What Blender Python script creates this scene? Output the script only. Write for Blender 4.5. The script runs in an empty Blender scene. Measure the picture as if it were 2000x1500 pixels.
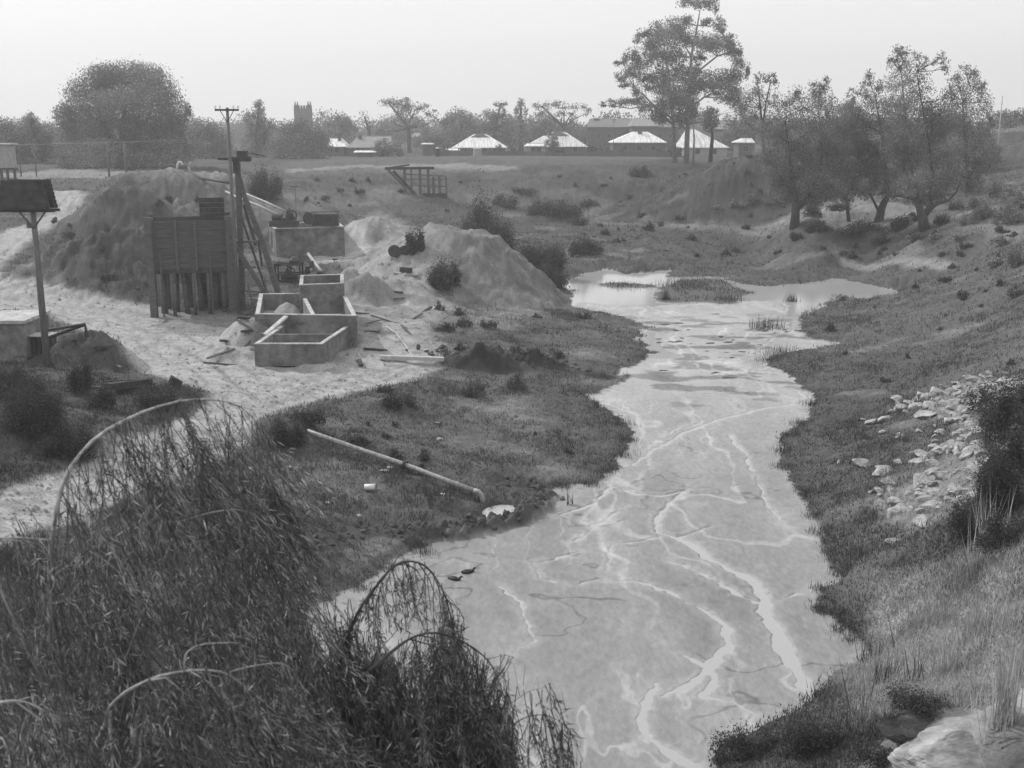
import bpy, math, random
import numpy as np
from math import radians as R
random.seed(7); rng = np.random.default_rng(11)
scene = bpy.context.scene
COL = scene.collection
# ------------------------------------------------------------------ camera
F = 2200.0; ZC = 14.0; TH = math.atan(505/2200.0)
cam = bpy.data.objects.new('camera', bpy.data.cameras.new('camera')); COL.objects.link(cam)
cam.location = (0, 0, ZC); cam.rotation_euler = (math.pi/2-TH, 0, 0)
cam.data.sensor_width = 36; cam.data.lens = 36*F/2000; cam.data.clip_start = .1; cam.data.clip_end = 9000
cam.data.dof.use_dof = True; cam.data.dof.focus_distance = 60; cam.data.dof.aperture_fstop = 2.6
scene.camera = cam
CT, ST = math.cos(TH), math.sin(TH)
def ray(px, py):
    a = (px-1000)/F; b = (750-py)/F
    return np.array([a, CT+b*ST, -ST+b*CT])
def atz(px, py, z):
    d = ray(px, py); t = (z-ZC)/d[2]; return np.array([0, 0, ZC])+d*t
def aty(px, py, y):
    d = ray(px, py); return np.array([0, 0, ZC])+d*(y/d[1])
def topx(p):
    p = np.asarray(p, float); x = p[..., 0]; y = p[..., 1]; z = p[..., 2]-ZC
    dep = y*CT-z*ST; up = y*ST+z*CT
    return 1000+F*x/dep, 750-F*up/dep
# ------------------------------------------------------------------ noise
NT = np.random.default_rng(5).random(65536)
def vn(x, y, s=0):
    xi = np.floor(x); yi = np.floor(y); fx = x-xi; fy = y-yi
    fx = fx*fx*(3-2*fx); fy = fy*fy*(3-2*fy)
    ix = (xi.astype(np.int64)*37+s*101+yi.astype(np.int64)*1129) & 65535
    return (NT[ix]*(1-fx)+NT[(ix+37) & 65535]*fx)*(1-fy)+(NT[(ix+1129) & 65535]*(1-fx)+NT[(ix+1166) & 65535]*fx)*fy
def fbm(x, y, o=4, s=0):
    r = 0; a = 1; t = 0
    for i in range(o):
        r = r+a*(vn(x*2**i+i*17.3, y*2**i-i*9.1, s)-.5); t += a; a *= .5
    return r/t*2
def sm(a, b, x):
    t = np.clip((x-a)/(b-a), 0, 1); return t*t*(3-2*t)
# ------------------------------------------------------------------ terrain height
CP = """1100 560 0|1700 560 .1|1400 570 0|1200 600 0|1550 620 0|1250 700 0|1530 740 0|1180 770 0|1560 850 0|1230 860 0|1100 960 .1|1590 1050 0|850 1070 0|1690 1270 0|650 1180 0|1400 1480 0|1000 1480 0|700 1480 0
1000 860 .7|800 900 1|620 850 1.6|700 960 .9|560 1060 .8|900 780 .9|1150 700 .4|700 740 1.6|860 700 1.4|1000 640 1|1150 640 .4
300 640 2|100 600 2.2|-50 580 2.3|480 720 1.9|600 790 1.7|300 700 2|640 700 2|450 880 1.9|200 760 2.6|50 760 3|0 900 3|200 900 2.4|100 1000 2.5|-100 1200 4|300 1100 1.8
400 600 2.1|600 500 2.9|520 640 2.1|700 520 2.5|800 500 2.6|740 480 2.8|150 560 2.3|0 490 3.5|120 385 6.5|50 430 5|0 345 7.5|350 340 7.6|200 345 7.5|600 400 4.5|560 330 7.5|900 330 7.5|1280 325 7.5
700 400 3.7|900 400 3.2|1100 400 3|1280 395 3.2|700 350 6.6|900 350 6.2|1100 350 6.2|650 440 3.2|900 470 1.6|1100 470 1.2|1300 470 1.2|1300 520 .4|1500 500 .5|1700 530 .4|1500 430 2.6|1700 470 2.4|1550 445 3.3|1800 445 4
1500 400 4.3|1700 400 5|1900 500 3|1900 440 5|2000 500 4.5|2000 400 6.5|1950 340 7.5|1950 258 13|1850 330 7|1850 275 11.2|1700 330 7.2|1650 290 8.5
1700 650 .8|1900 650 2|2000 620 3.2|1650 800 .6|1800 800 1.4|1950 760 2.8|1700 950 .8|1850 950 2|2000 950 3.6|1700 1120 .8|1850 1150 1.9|2000 1150 3.2|1750 1280 1|1900 1300 2.1|2000 1400 2.9|1500 1450 .5|1700 1480 1.3|1850 1480 2.3|2000 1500 3
-200 345 7.5|2300 345 9|-200 600 2.6|2200 600 5|2200 1000 5.5|-200 1000 4|2200 1400 4.6"""
pts = []
for ln in CP.replace('\n', '|').split('|'):
    a, b, c = map(float, ln.split()); pts.append(atz(a, b, c))
for p in [(0,0,12.4),(-8,0,12.4),(8,0,12.4),(0,-10,12.6),(-12,-8,12.6),(12,-8,12.6),(0,6,8.3),(-5,6,8.3),(6,6,8.3),(0,12,3.6),(-6,12,4),(6,12,4),(12,12,5.5),(-14,12,5.5),(0,18,.5),(-8,18,1.5),(8,18,1.2),
          (-140,300,6.5),(-60,300,6.5),(0,290,6.5),(60,290,6.5),(-100,240,7.3),(-30,240,7.3),(30,240,7.3),(60,230,7.4),(130,290,8),(0,600,6.5),(-250,600,6.5),(250,600,8),(0,4000,7),(-3000,4000,7),(3000,4000,7),(160,240,12),(110,215,11)]:
    pts.append(np.array(p, float))
pts = np.array(pts)
def uv(x, y): return 3.2*x/(y+14), 1.6*np.log(y+14)
PU, PV = uv(pts[:, 0], pts[:, 1]); EPS = .06
K = np.sqrt((PU[:, None]-PU)**2+(PV[:, None]-PV)**2+EPS**2)
N = len(pts); A = np.zeros((N+3, N+3)); A[:N, :N] = K-np.eye(N)*.004; A[:N, N] = 1; A[:N, N+1] = PU; A[:N, N+2] = PV
A[N:, :N] = A[:N, N:].T; Wt = np.linalg.solve(A, np.concatenate([pts[:, 2], [0, 0, 0]]))
def Hb(x, y):
    x = np.asarray(x, float); y = np.asarray(y, float); u, v = uv(x, y); r = Wt[N]+Wt[N+1]*u+Wt[N+2]*v
    for i in range(N): r = r+Wt[i]*np.sqrt((u-PU[i])**2+(v-PV[i])**2+EPS**2)
    return np.clip(r, -.5, 14)
def g0(px, py, H=None):
    H = H or Hb; d = ray(px, py); ys = np.concatenate([np.arange(9, 60, .15), np.arange(60, 200, .3), np.arange(200, 700, 1.5)])
    X = d[0]*ys/d[1]; Z = ZC+d[2]*ys/d[1]; h = H(X, ys); i = int(np.argmax(Z < h))
    if Z[i] >= h[i]: i = len(ys)-1
    if i > 0:
        a = Z[i-1]-h[i-1]; b = Z[i]-h[i]; f = a/(a-b) if a != b else 0; y = ys[i-1]+f*(ys[i]-ys[i-1])
    else: y = ys[0]
    return np.array([d[0]*y/d[1], y, ZC+d[2]*y/d[1]])
def wp(poly): return np.array([g0(a, b)[:2] for a, b in poly])
def P(s): 
    v = list(map(float, s.replace('|', ' ').replace(',', ' ').split())); return list(zip(v[::2], v[1::2]))
def near(fn):                               # evaluate only near the outline
    def g(poly, x, y, mg=9.):
        x = np.asarray(x, float); y = np.asarray(y, float); a = np.asarray(poly)
        m = (x > a[:, 0].min()-mg) & (x < a[:, 0].max()+mg) & (y > a[:, 1].min()-mg) & (y < a[:, 1].max()+mg)
        r = np.full(np.shape(x), mg)
        if np.any(m): r[m] = np.minimum(fn(poly, x[m], y[m]), mg)
        return r
    return g
@near
def sdf(poly, x, y):                       # negative inside, metres
    d = np.full(np.shape(x), 1e9); ins = np.zeros(np.shape(x), bool); n = len(poly)
    for i in range(n):
        ax, ay = poly[i]; bx, by = poly[(i+1) % n]; ex, ey = bx-ax, by-ay
        t = np.clip(((x-ax)*ex+(y-ay)*ey)/(ex*ex+ey*ey+1e-9), 0, 1)
        d = np.minimum(d, (x-ax-t*ex)**2+(y-ay-t*ey)**2)
        c = ((ay > y) != (by > y)); q = (bx-ax)*(y-ay)/(by-ay+1e-12)+ax
        ins ^= c & (x < q)
    d = np.sqrt(d); return np.where(ins, -d, d)
@near
def dline(pl, x, y):                       # distance to a polyline with a width per vertex -> d - w
    d = np.full(np.shape(x), 1e9)
    for i in range(len(pl)-1):
        ax, ay, aw = pl[i]; bx, by, bw = pl[i+1]; ex, ey = bx-ax, by-ay
        t = np.clip(((x-ax)*ex+(y-ay)*ey)/(ex*ex+ey*ey+1e-9), 0, 1)
        d = np.minimum(d, np.hypot(x-ax-t*ex, y-ay-t*ey)-(aw+(bw-aw)*t))
    return d
STREAM = wp(P("1095 552 1150 527 1188 517 1225 530 1310 521 1300 538 1400 545 1440 560 1500 566 1560 562 1640 548 1765 550 1740 572 1620 580 1600 600 1560 612 1556 640 1580 655 1655 660 1600 672 1560 680 1500 700 1490 712 1545 735 1590 765 1585 800 1560 825 1530 850 1522 890 1530 920 1560 965 1585 1010 1590 1030 1605 1060 1640 1110 1620 1130 1590 1160 1590 1200 1640 1235 1675 1255 1690 1280 1640 1310 1600 1340 1575 1360 1520 1395 1440 1435 1390 1470 1380 1530 1300 1620 900 1620 600 1500 560 1300 600 1190 660 1165 760 1105 830 1070 870 1050 950 1035 1030 1010 1075 980 1070 950 1120 945 1160 945 1200 920 1225 880 1240 850 1200 810 1150 770 1235 742 1240 735 1200 730 1260 705 1280 690 1240 660 1270 640 1200 610 1110 595 1120 585 1140 575 1110 560"))
MUD = wp(P("1000 590 1130 592 1280 596 1400 592 1480 590 1545 600 1570 640 1700 650 1700 1600 500 1620 540 1100 1000 900 1100 700"))
PPOND = wp(P("946 982 975 977 1003 980 1010 993 998 1011 955 1020 890 1026 925 1012 942 1000"))
CH = []
for s in ["1540 735 6 1585 762 9 1575 785 8 1480 800 7 1400 822 7 1330 848 6 1270 880 6 1235 910 5", "1085 1010 6 1150 985 4 1200 950 5 1235 965 9 1290 968 12 1340 960 8 1300 990 9 1277 1015 10 1278 1040 8 1320 1052 10 1360 1070 14 1385 1092 14 1425 1112 16 1465 1135 22 1490 1165 26 1500 1205 24 1520 1245 30 1540 1290 30 1568 1345 18",
          "1290 1092 3 1345 1112 8 1400 1140 8 1440 1165 10 1475 1178 12", "1040 1098 4 1058 1128 4 1110 1140 4 1180 1135 4 1250 1138 5 1330 1170 6 1395 1205 9 1420 1225 14 1428 1260 18 1400 1285 20 1360 1330 14 1300 1358 8", "1335 1282 6 1380 1305 14 1395 1340 16 1370 1355 10 1430 1372 8 1475 1400 12 1440 1435 12",
          "1282 1340 10 1265 1370 16 1252 1410 14 1262 1440 14 1300 1470 20 1350 1500 34 1380 1540 40", "1320 1052 5 1365 1040 5 1390 1030 3", "1515 1175 4 1560 1160 5 1595 1140 4", "1120 1060 3 1180 1015 4 1225 990 3", "980 1145 5 1012 1180 7 1020 1220 6 1045 1250 5 1000 1282 3", "1140 1080 2 1080 1095 2 1040 1098 3",
          "1475 690 5 1505 660 5 1560 640 4", "1300 850 3 1340 830 3", "1190 1120 2 1190 1065 3 1280 1050 3", "1420 850 4 1450 880 5 1475 930 4 1500 990 5 1540 1030 5", "1300 720 4 1400 724 5 1500 730 5"]:
    v = list(map(float, s.split())); l = []
    for i in range(0, len(v), 3):
        p = atz(v[i], v[i+1], 0); l.append((p[0], p[1], v[i+2]*.5/F*p[1]*1.2))
    CH.append(l)
# mounds: (px,py of centre base, half-width m, half-depth m, height m, kind, rot)
MO = []
def mound(px, py, rx, ry, h, k='g', a=None, edge=.5, n=1.):
    c = g0(px, py); MO.append((c[0], c[1], rx, ry, h, k, a, edge, n))
mound(905, 556, 8.6, 8.0, 4.6, 'f', .15, .30)      # flat-topped gravel heap
mound(1060, 585, 3.5, 2.2, .7)
mound(820, 500, 6, 3.5, .9)
mound(735, 480, 4.5, 3.4, 3.2, 'g', .24)                  # heap behind the yard
mound(690, 465, 3, 2, 1.6)
mound(700, 590, 2.2, 1.9, 1.7); mound(735, 585, 1.8, 2.6, 1.2); mound(790, 580, 2.6, 2.4, 1.3); mound(670, 530, 3, 1.2, .9); mound(640, 600, 1.5, 1.5, .8)
mound(455, 696, 2.2, 1.1, .8, 'g', .17); mound(492, 672, 2.3, 1.7, 1.7, 'g', .2); mound(560, 634, 1.5, 1.6, 1.5, 'g', .3); mound(635, 716, 1.6, .7, .35, 'g', .12); mound(706, 668, 1.1, 1.5, .6, 'g', .14); mound(683, 560, 1.2, 1.4, 1.6, 'g', .3)
mound(205, 562, 8.5, 5.5, 2.4, 'g', .085); mound(110, 552, 5.0, 3.2, 1.3, 'g', .085); mound(300, 545, 7, 5, 3.0, 'g', .085); mound(262, 450, 6.8, 5, 4.6, 'g', .095); mound(335, 425, 8, 5, 3.9, 'g', .09); mound(400, 405, 10, 6, 3.6, 'g', .15); mound(470, 440, 7, 6, 3, 'g', .12)
mound(330, 375, 12, 5, 2.6, 'g', .09); mound(480, 385, 9, 5, 2.5, 'g', .13)
mound(165, 712, 2.9, 1.7, 1.5, 'g', .06); mound(215, 715, 1.9, 1.2, .9, 'g', .07); mound(10, 640, 2.4, 2, 1.3, 'g', .06)
mound(955, 712, 2.4, 1.1, 1.2, 'c'); mound(1010, 711, 2.2, 1.0, 1.0, 'c'); mound(915, 714, 1.9, .8, .9, 'c'); mound(1050, 714, 1.9, .8, .75, 'c'); mound(1130, 730, 2.4, .6, .3, 'c')
mound(1395, 392, 13, 11, 4.6, 'h', .05, .22); mound(1480, 385, 10, 9, 3.4, 'h', .05, .2); mound(1300, 380, 10, 5, 2.0, 'h', .06)
mound(1880, 1492, 1.4, .9, 1.0, 'g', .27); mound(1800, 1432, 1.0, .6, .6, 'g', .14); mound(1950, 1500, 1.0, .8, .7)
mound(720, 870, 2, 1.4, .35); mound(560, 850, 2.3, 1.6, .8); mound(960, 930, .5, .4, .22, 'c'); mound(760, 800, 3.5, 1, .5); mound(880, 985, 1.7, .55, .35)
mound(330, 775, 2.6, 1.1, .5); mound(100, 840, 4, 3, 1.0)
for q in range(34):
    mound(random.uniform(1500, 2000), random.uniform(400, 560), random.uniform(1, 4), random.uniform(.8, 2.5), random.uniform(.2, .7))
RIDGE = []
for a, b, w in [(575,1085,.5),(640,1058,.55),(720,1035,.55),(800,1032,.5),(880,1042,.45),(950,1034,.4),(1010,1015,.4),(1050,990,.45),(1062,965,.4),(1035,945,.4),(975,935,.4)]:
    p = g0(a, b); RIDGE.append((p[0], p[1], w*.55))
TRK = [wp(P(s)) for s in ["-80 560 60 545 120 556 200 582 300 596 330 600 480 618 500 640 470 690 560 706 650 716 720 700 870 702 880 712 800 740 700 765 640 778 570 790 540 812 470 880 340 935 200 995 80 1045 -80 1090 -80 980 60 940 180 905 290 850 400 795 425 765 340 742 250 722 200 700 215 682 150 645 100 612 50 622 -80 612",
                             "-80 485 0 455 60 435 105 405 100 376 150 374 174 382 160 402 120 432 60 472 10 512 -20 545 60 556 -80 570"]]
REFL_ISLE = wp(P("1278 592 1288 562 1330 545 1400 548 1440 562 1470 580 1420 596 1340 594"))  # marsh isle standing in for dark water reflection as well as grass
ISLE2 = wp(P("1165 556 1200 552 1285 556 1280 562 1200 563"))
RUTS = []
for s_r in ["-40 585 120 600 300 640 420 700 520 770 480 850 380 920", "-40 600 100 618 280 662 400 722 480 785 440 850", "60 556 200 590 330 650 480 735 620 760 760 738 860 700", "0 505 60 462 120 410 150 378", "-20 528 70 480 140 420 165 382", "880 695 760 722 620 748 520 800 430 880 300 950", "600 735 700 722 800 712"]:
    q_r = P(s_r); l_ = [tuple(g0(a, b)[:2]) for a, b in q_r]
    for off in (-.8, .8): RUTS.append([(a+off*.5, b+off*.8, .08) for a, b in l_])
def shore(x, y): return sdf(STREAM, x, y)+(.35*fbm(x*.9, y*.9, 4, 6)+.26*fbm(x*2.6, y*2.6, 4, 16)+.10*fbm(x*9, y*9, 2, 17))*np.clip(y/50, .5, 2.2)
def mudz(x, y):
    """height of the silt and distance to the rivulets"""
    wx = x+.20*fbm(x*.7, y*.7, 4, 60)+.07*fbm(x*4, y*4, 2, 61); wy = y+.30*fbm(x*.7+9, y*.7, 4, 62)+.10*fbm(x*4, y*4+5, 2, 63)
    relief = .040+.013*fbm(x/2.2, y/5.0, 4, 10)+.005*fbm(x*1.5, y*.8, 3, 12)+.006*fbm(x*5, y*2.2, 3, 91)
    tz = fbm(wx/3.2, wy/4.2, 4, 64); q = (tz+1)*5; st_ = np.floor(q)+sm(.80, 1., q-np.floor(q)); relief = relief+.012*(st_-5)*sm(60, 30, y)
    relief = relief-.12*sm(.40, .6, fbm(x/7, y/6, 3, 13))*sm(48, 62, y)-sm(50, 85, y)*.018
    relief = relief-.012*sm(.05, .0, np.abs(fbm(wx/2.6, wy/6.5, 3, 65)))
    relief = np.where(y < 56, np.maximum(relief, .010+.006*fbm(x*2, y*2, 2, 80)), relief)
    cd = np.full(np.shape(x), 9.)
    for c in CH: cd = np.minimum(cd, dline(c, wx, wy, 1.5)+.10*fbm(x*2.2, y*2.2, 3, 14))
    return np.minimum(relief, .002+.075*np.clip((cd+.01)/.14, -1, 1.1)), cd
def H(x, y, detail=True):
    if np.ndim(x) == 0: return float(H(np.array([x], float), np.array([y], float), detail)[0])
    x = np.asarray(x, float); y = np.asarray(y, float)+0*x
    z = Hb(x, y); X_, Y_ = x, y
    for cx, cy, rx, ry, h, k, rot, e, n in MO:
        dx = (X_-cx)/rx; dy = (Y_-cy)/ry; r = np.sqrt(dx*dx+dy*dy); m = r < 1.9
        if not np.any(m): continue
        x = X_[m]; y = Y_[m]; r = r[m]
        r = r+(.07 if k == 'f' else .12 if k == 'h' else .26)*fbm(x/rx*1.1+cx, y/ry*1.1+cy, 4)+(.04 if k in 'fh' else .08)*fbm(x*1.1, y*1.1, 3, 51)
        if k in 'fh': f = np.clip((1.2-r)/(1.2-e), 0, 1); f = f**1.25; f = np.where(f < .12, f*f/.24, f-.06)+.012*fbm(x*2.2, y*2.2, 3, 52)
        else: f = 1.18-np.sqrt(r*r+(.16 if k == 'c' else .05)); f = np.clip(f, 0, 2); f = f*f/(f+.08)
        if k == 'c': f = f*(1+.5*fbm(x*3.1, y*3.1, 3, 5))
        f = f+np.clip(f*4, 0, 1)*(.5 if k == 'h' else 1.)*(.10*fbm(x*.9, y*.9, 4, 83)+.06*fbm(x*2.8, y*2.8, 3, 84)-.05*np.abs(fbm(x/1.4, y/1.4, 3, 85)))*min(1., 2.2/h)
        z[m] = z[m]+h*f*(r < 1.5)
    x, y = X_, Y_
    far = sm(150, 260, y)
    rough = sm(16, 26, y)*(1-far)
    z = z+rough*(.16*fbm(x/5, y/5, 3, 2)+.14*fbm(x/1.3, y/1.3, 3, 3))*(1+1.2*sm(80, 130, y))
    s = sdf(TRK[0], x, y); z = z-.05*sm(.8, -.6, s)*rough
    if detail:
        z = z+rough*.06*fbm(x*2.5, y*2.5, 3, 4)+rough*.10*np.clip(fbm(x*.8, y*.8, 4, 54), 0, 1)
        for L_ in RUTS:
            rr_ = dline(L_, x, y, 2.)+.05*fbm(x*2, y*2, 2, 55); z = z-.022*sm(.2, .0, rr_)*sm(-.4, .3, fbm(x/3, y/3, 2, 81))
    # stream
    s = shore(x, y)
    zb = np.maximum(z, .10); wbank = np.clip(y/60, .5, 2)
    md = sdf(MUD, x, y)+2.2*fbm(x/6, y/6, 3, 9)+.8*fbm(x*.8, y*.8, 3, 19)
    mz = np.full(np.shape(x), -.09); ii = s < 1.5
    if np.any(ii): mz[ii], _ = mudz(x[ii], y[ii])
    mz = mz*sm(.3, -.6, md)+(-.09)*sm(-.6, .3, md)
    lo = np.where(y < 84, np.maximum(mz, .01+.04*fbm(x*3, y*3, 2, 66)), -.09)
    z = np.where(s < 0, mz+(lo-mz)*sm(-.5, 0, s), lo+(zb-lo)*sm(-.1, 1.0, s/wbank)**.8)
    isl = sdf(REFL_ISLE, x, y, 6.)+1.0*fbm(x*.7, y*.7, 4, 67); z = np.where(s < 0, np.maximum(z, .10-.16*sm(-.3, .5, isl)), z)
    isl = sdf(ISLE2, x, y, 6.)+.6*fbm(x*.7, y*.7, 4, 68); z = np.where(s < 0, np.maximum(z, .10-.2*sm(-.3, .3, isl)), z)
    p = sdf(PPOND, x, y)+.12*fbm(x*2, y*2, 2, 15); z = np.where((p < .5), np.minimum(z, .13+.9*np.clip(p, -.3, .5)), z)
    rd = dline(RIDGE, x, y, 2.); z = np.where(p > .05, np.maximum(z, .42*(1+.8*fbm(x*2.8, y*2.8, 3, 8))*np.clip(1-np.maximum(rd, 0)/.42, 0, 1)**.7-.05), z)
    return z
def G(px, py): return g0(px, py, lambda a, b: H(a, b, False))
# ------------------------------------------------------------------ mesh helpers
def newmesh(name, V, Fc, mat=None, attrs=None, smooth=False):
    me = bpy.data.meshes.new(name)
    V = np.asarray(V, np.float32); 
    if isinstance(Fc, np.ndarray):
        n, k = Fc.shape
        me.vertices.add(len(V)); me.vertices.foreach_set('co', V.ravel())
        me.loops.add(n*k); me.loops.foreach_set('vertex_index', Fc.ravel().astype(np.int32))
        me.polygons.add(n); me.polygons.foreach_set('loop_start', np.arange(0, n*k, k, dtype=np.int32))
        if smooth: me.polygons.foreach_set('use_smooth', np.ones(n, bool))
        me.update(calc_edges=True)
    else:
        me.from_pydata(V.tolist(), [], Fc)
        if smooth: me.polygons.foreach_set('use_smooth', np.ones(len(Fc), bool))
        me.update()
    for k_, a in (attrs or {}).items():
        at = me.attributes.new(k_, 'FLOAT', 'POINT'); at.data.foreach_set('value', np.asarray(a, np.float32))
    if mat: me.materials.append(mat)
    return me
def link(name, me, parent=None, loc=None):
    o = bpy.data.objects.new(name, me); COL.objects.link(o)
    if parent: o.parent = parent
    if loc is not None: o.location = loc
    return o
def tag(o, label=None, cat=None, group=None, kind=None):
    if label: o['label'] = label
    if cat: o['category'] = cat
    if group: o['group'] = group
    if kind: o['kind'] = kind
    return o
def thing(name, label, cat, loc=(0, 0, 0), rz=0, group=None):
    o = bpy.data.objects.new(name, None); COL.objects.link(o); o.location = [float(q) for q in loc]; o.rotation_euler = (0, 0, rz)
    o.empty_display_size = .2
    return tag(o, label, cat, group)
class MB:
    def __init__(s): s.v = []; s.f = []
    def add(s, vs, fs):
        n = len(s.v); s.v += [tuple(map(float, q)) for q in vs]; s.f += [tuple(i+n for i in f) for f in fs]; return s
    def box(s, c, d, rz=0, rx=0, ry=0, jit=0):
        from mathutils import Euler, Vector
        M = Euler((rx, ry, rz)).to_matrix(); vs = []
        for i in (-1, 1):
            for j in (-1, 1):
                for k in (-1, 1):
                    q = M @ Vector((i*d[0]/2+random.uniform(-jit, jit), j*d[1]/2+random.uniform(-jit, jit), k*d[2]/2+random.uniform(-jit, jit))); vs.append((c[0]+q.x, c[1]+q.y, c[2]+q.z))
        return s.add(vs, [(0,1,3,2),(4,6,7,5),(0,4,5,1),(2,3,7,6),(0,2,6,4),(1,5,7,3)])
    def bar(s, a, b, w, t=None, up=(0, 0, 1)):        # square beam
        a = np.array(a, float); b = np.array(b, float); t = t or w; d = b-a; d /= np.linalg.norm(d)+1e-9
        u = np.array(up, float)
        if abs(d@u) > .97: u = np.array([0, 1., 0])
        x = np.cross(d, u); x /= np.linalg.norm(x); y = np.cross(x, d)
        vs = [p+x*i*w/2+y*j*t/2 for p in (a, b) for i, j in ((-1,-1),(1,-1),(1,1),(-1,1))]
        return s.add(vs, [(3,2,1,0),(4,5,6,7),(0,1,5,4),(1,2,6,5),(2,3,7,6),(3,0,4,7)])
    def tube(s, pl, rad, n=8, cap=True, wob=0):
        pl = [np.array(p, float) for p in pl]
        if not hasattr(rad, '__len__'): rad = [rad]*len(pl)
        vs = []; px_ = None
        for i, p in enumerate(pl):
            d = pl[min(i+1, len(pl)-1)]-pl[max(i-1, 0)]; d = d/(np.linalg.norm(d)+1e-9)
            if px_ is None: u = np.array([0, 0, 1.]) if abs(d[2]) < .9 else np.array([1., 0, 0]); x = np.cross(d, u)
            else: x = px_-d*(px_@d)
            x /= np.linalg.norm(x)+1e-9; px_ = x; y = np.cross(d, x)
            for k in range(n):
                t = 2*math.pi*k/n; r = rad[i]*(1+random.uniform(-wob, wob)); vs.append(p+x*math.cos(t)*r+y*math.sin(t)*r)
        fs = [(i*n+k, i*n+(k+1) % n, (i+1)*n+(k+1) % n, (i+1)*n+k) for i in range(len(pl)-1) for k in range(n)]
        if cap: fs += [tuple(range(n-1, -1, -1)), tuple((len(pl)-1)*n+k for k in range(n))]
        return s.add(vs, fs)
    def lathe(s, c, prof, n=16):
        vs = [(c[0]+r*math.cos(2*math.pi*k/n), c[1]+r*math.sin(2*math.pi*k/n), c[2]+z) for r, z in prof for k in range(n)]
        fs = [(i*n+k, i*n+(k+1) % n, (i+1)*n+(k+1) % n, (i+1)*n+k) for i in range(len(prof)-1) for k in range(n)]
        fs += [tuple(range(n-1, -1, -1)), tuple((len(prof)-1)*n+k for k in range(n))]
        return s.add(vs, fs)
    def wall(s, a, b, z0, z1, t):                     # upright slab between two xy points
        a = np.array(a[:2], float); b = np.array(b[:2], float); d = b-a; d /= np.linalg.norm(d); nn = np.array([-d[1], d[0]])*t/2
        vs = [(*(p+k*nn), z) for z in (z0, z1) for p, k in ((a,-1),(b,-1),(b,1),(a,1))]
        return s.add(vs, [(3,2,1,0),(4,5,6,7),(0,1,5,4),(1,2,6,5),(2,3,7,6),(3,0,4,7)])
    def build(s, name, mat, parent=None, world=True, smooth=False):
        v = np.array(s.v)
        if parent is not None and world: v = v-np.array(parent.location)
        return link(name, newmesh(name, v, s.f, mat, smooth=smooth), parent)
    def solo(s, name, mat, loc, label, cat, group=None, smooth=False):
        o = link(name, newmesh(name, np.array(s.v)-np.array(loc), s.f, mat, smooth=smooth), None, [float(q) for q in loc]); return tag(o, label, cat, group)
# ------------------------------------------------------------------ materials
def mat(name, val, rough=.85, scale=3., con=.35, bump=.3, attr=None, stretch=(1, 1, 1), trans=0, spec=.3, fine=None, metal=0):
    m = bpy.data.materials.new(name); m.use_nodes = True; nt = m.node_tree; L = nt.links.new; b = nt.nodes['Principled BSDF']
    b.inputs['Roughness'].default_value = rough; b.inputs['Specular IOR Level'].default_value = spec; b.inputs['Metallic'].default_value = metal
    tc = nt.nodes.new('ShaderNodeTexCoord'); mp = nt.nodes.new('ShaderNodeMapping'); mp.inputs['Scale'].default_value = stretch; L(tc.outputs['Object'], mp.inputs[0])
    n = nt.nodes.new('ShaderNodeTexNoise'); n.inputs['Scale'].default_value = scale; n.inputs['Detail'].default_value = 7; n.inputs['Roughness'].default_value = .65; L(mp.outputs[0], n.inputs[0])
    mr = nt.nodes.new('ShaderNodeMapRange'); mr.inputs['From Min'].default_value = .3; mr.inputs['From Max'].default_value = .7
    mr.inputs['To Min'].default_value = 1-con; mr.inputs['To Max'].default_value = 1+con; L(n.outputs[0], mr.inputs[0])
    ml = nt.nodes.new('ShaderNodeMath'); ml.operation = 'MULTIPLY'; L(mr.outputs[0], ml.inputs[0]); ml.inputs[1].default_value = val
    out = ml.outputs[0]
    if attr:
        at = nt.nodes.new('ShaderNodeAttribute'); at.attribute_name = attr; m2 = nt.nodes.new('ShaderNodeMath'); m2.operation = 'MULTIPLY'
        L(out, m2.inputs[0]); L(at.outputs['Fac'], m2.inputs[1]); out = m2.outputs[0]
    L(out, b.inputs['Base Color'])
    if bump:
        bp = nt.nodes.new('ShaderNodeBump'); bp.inputs['Strength'].default_value = bump; bp.inputs['Distance'].default_value = .05; L(n.outputs[0], bp.inputs['Height']); L(bp.outputs[0], b.inputs['Normal'])
    if trans:
        tr = nt.nodes.new('ShaderNodeBsdfTranslucent'); L(out, tr.inputs[0]); mx = nt.nodes.new('ShaderNodeMixShader'); mx.inputs[0].default_value = trans
        L(b.outputs[0], mx.inputs[1]); L(tr.outputs[0], mx.inputs[2]); L(mx.outputs[0], nt.nodes['Material Output'].inputs[0])
    return m
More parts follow.
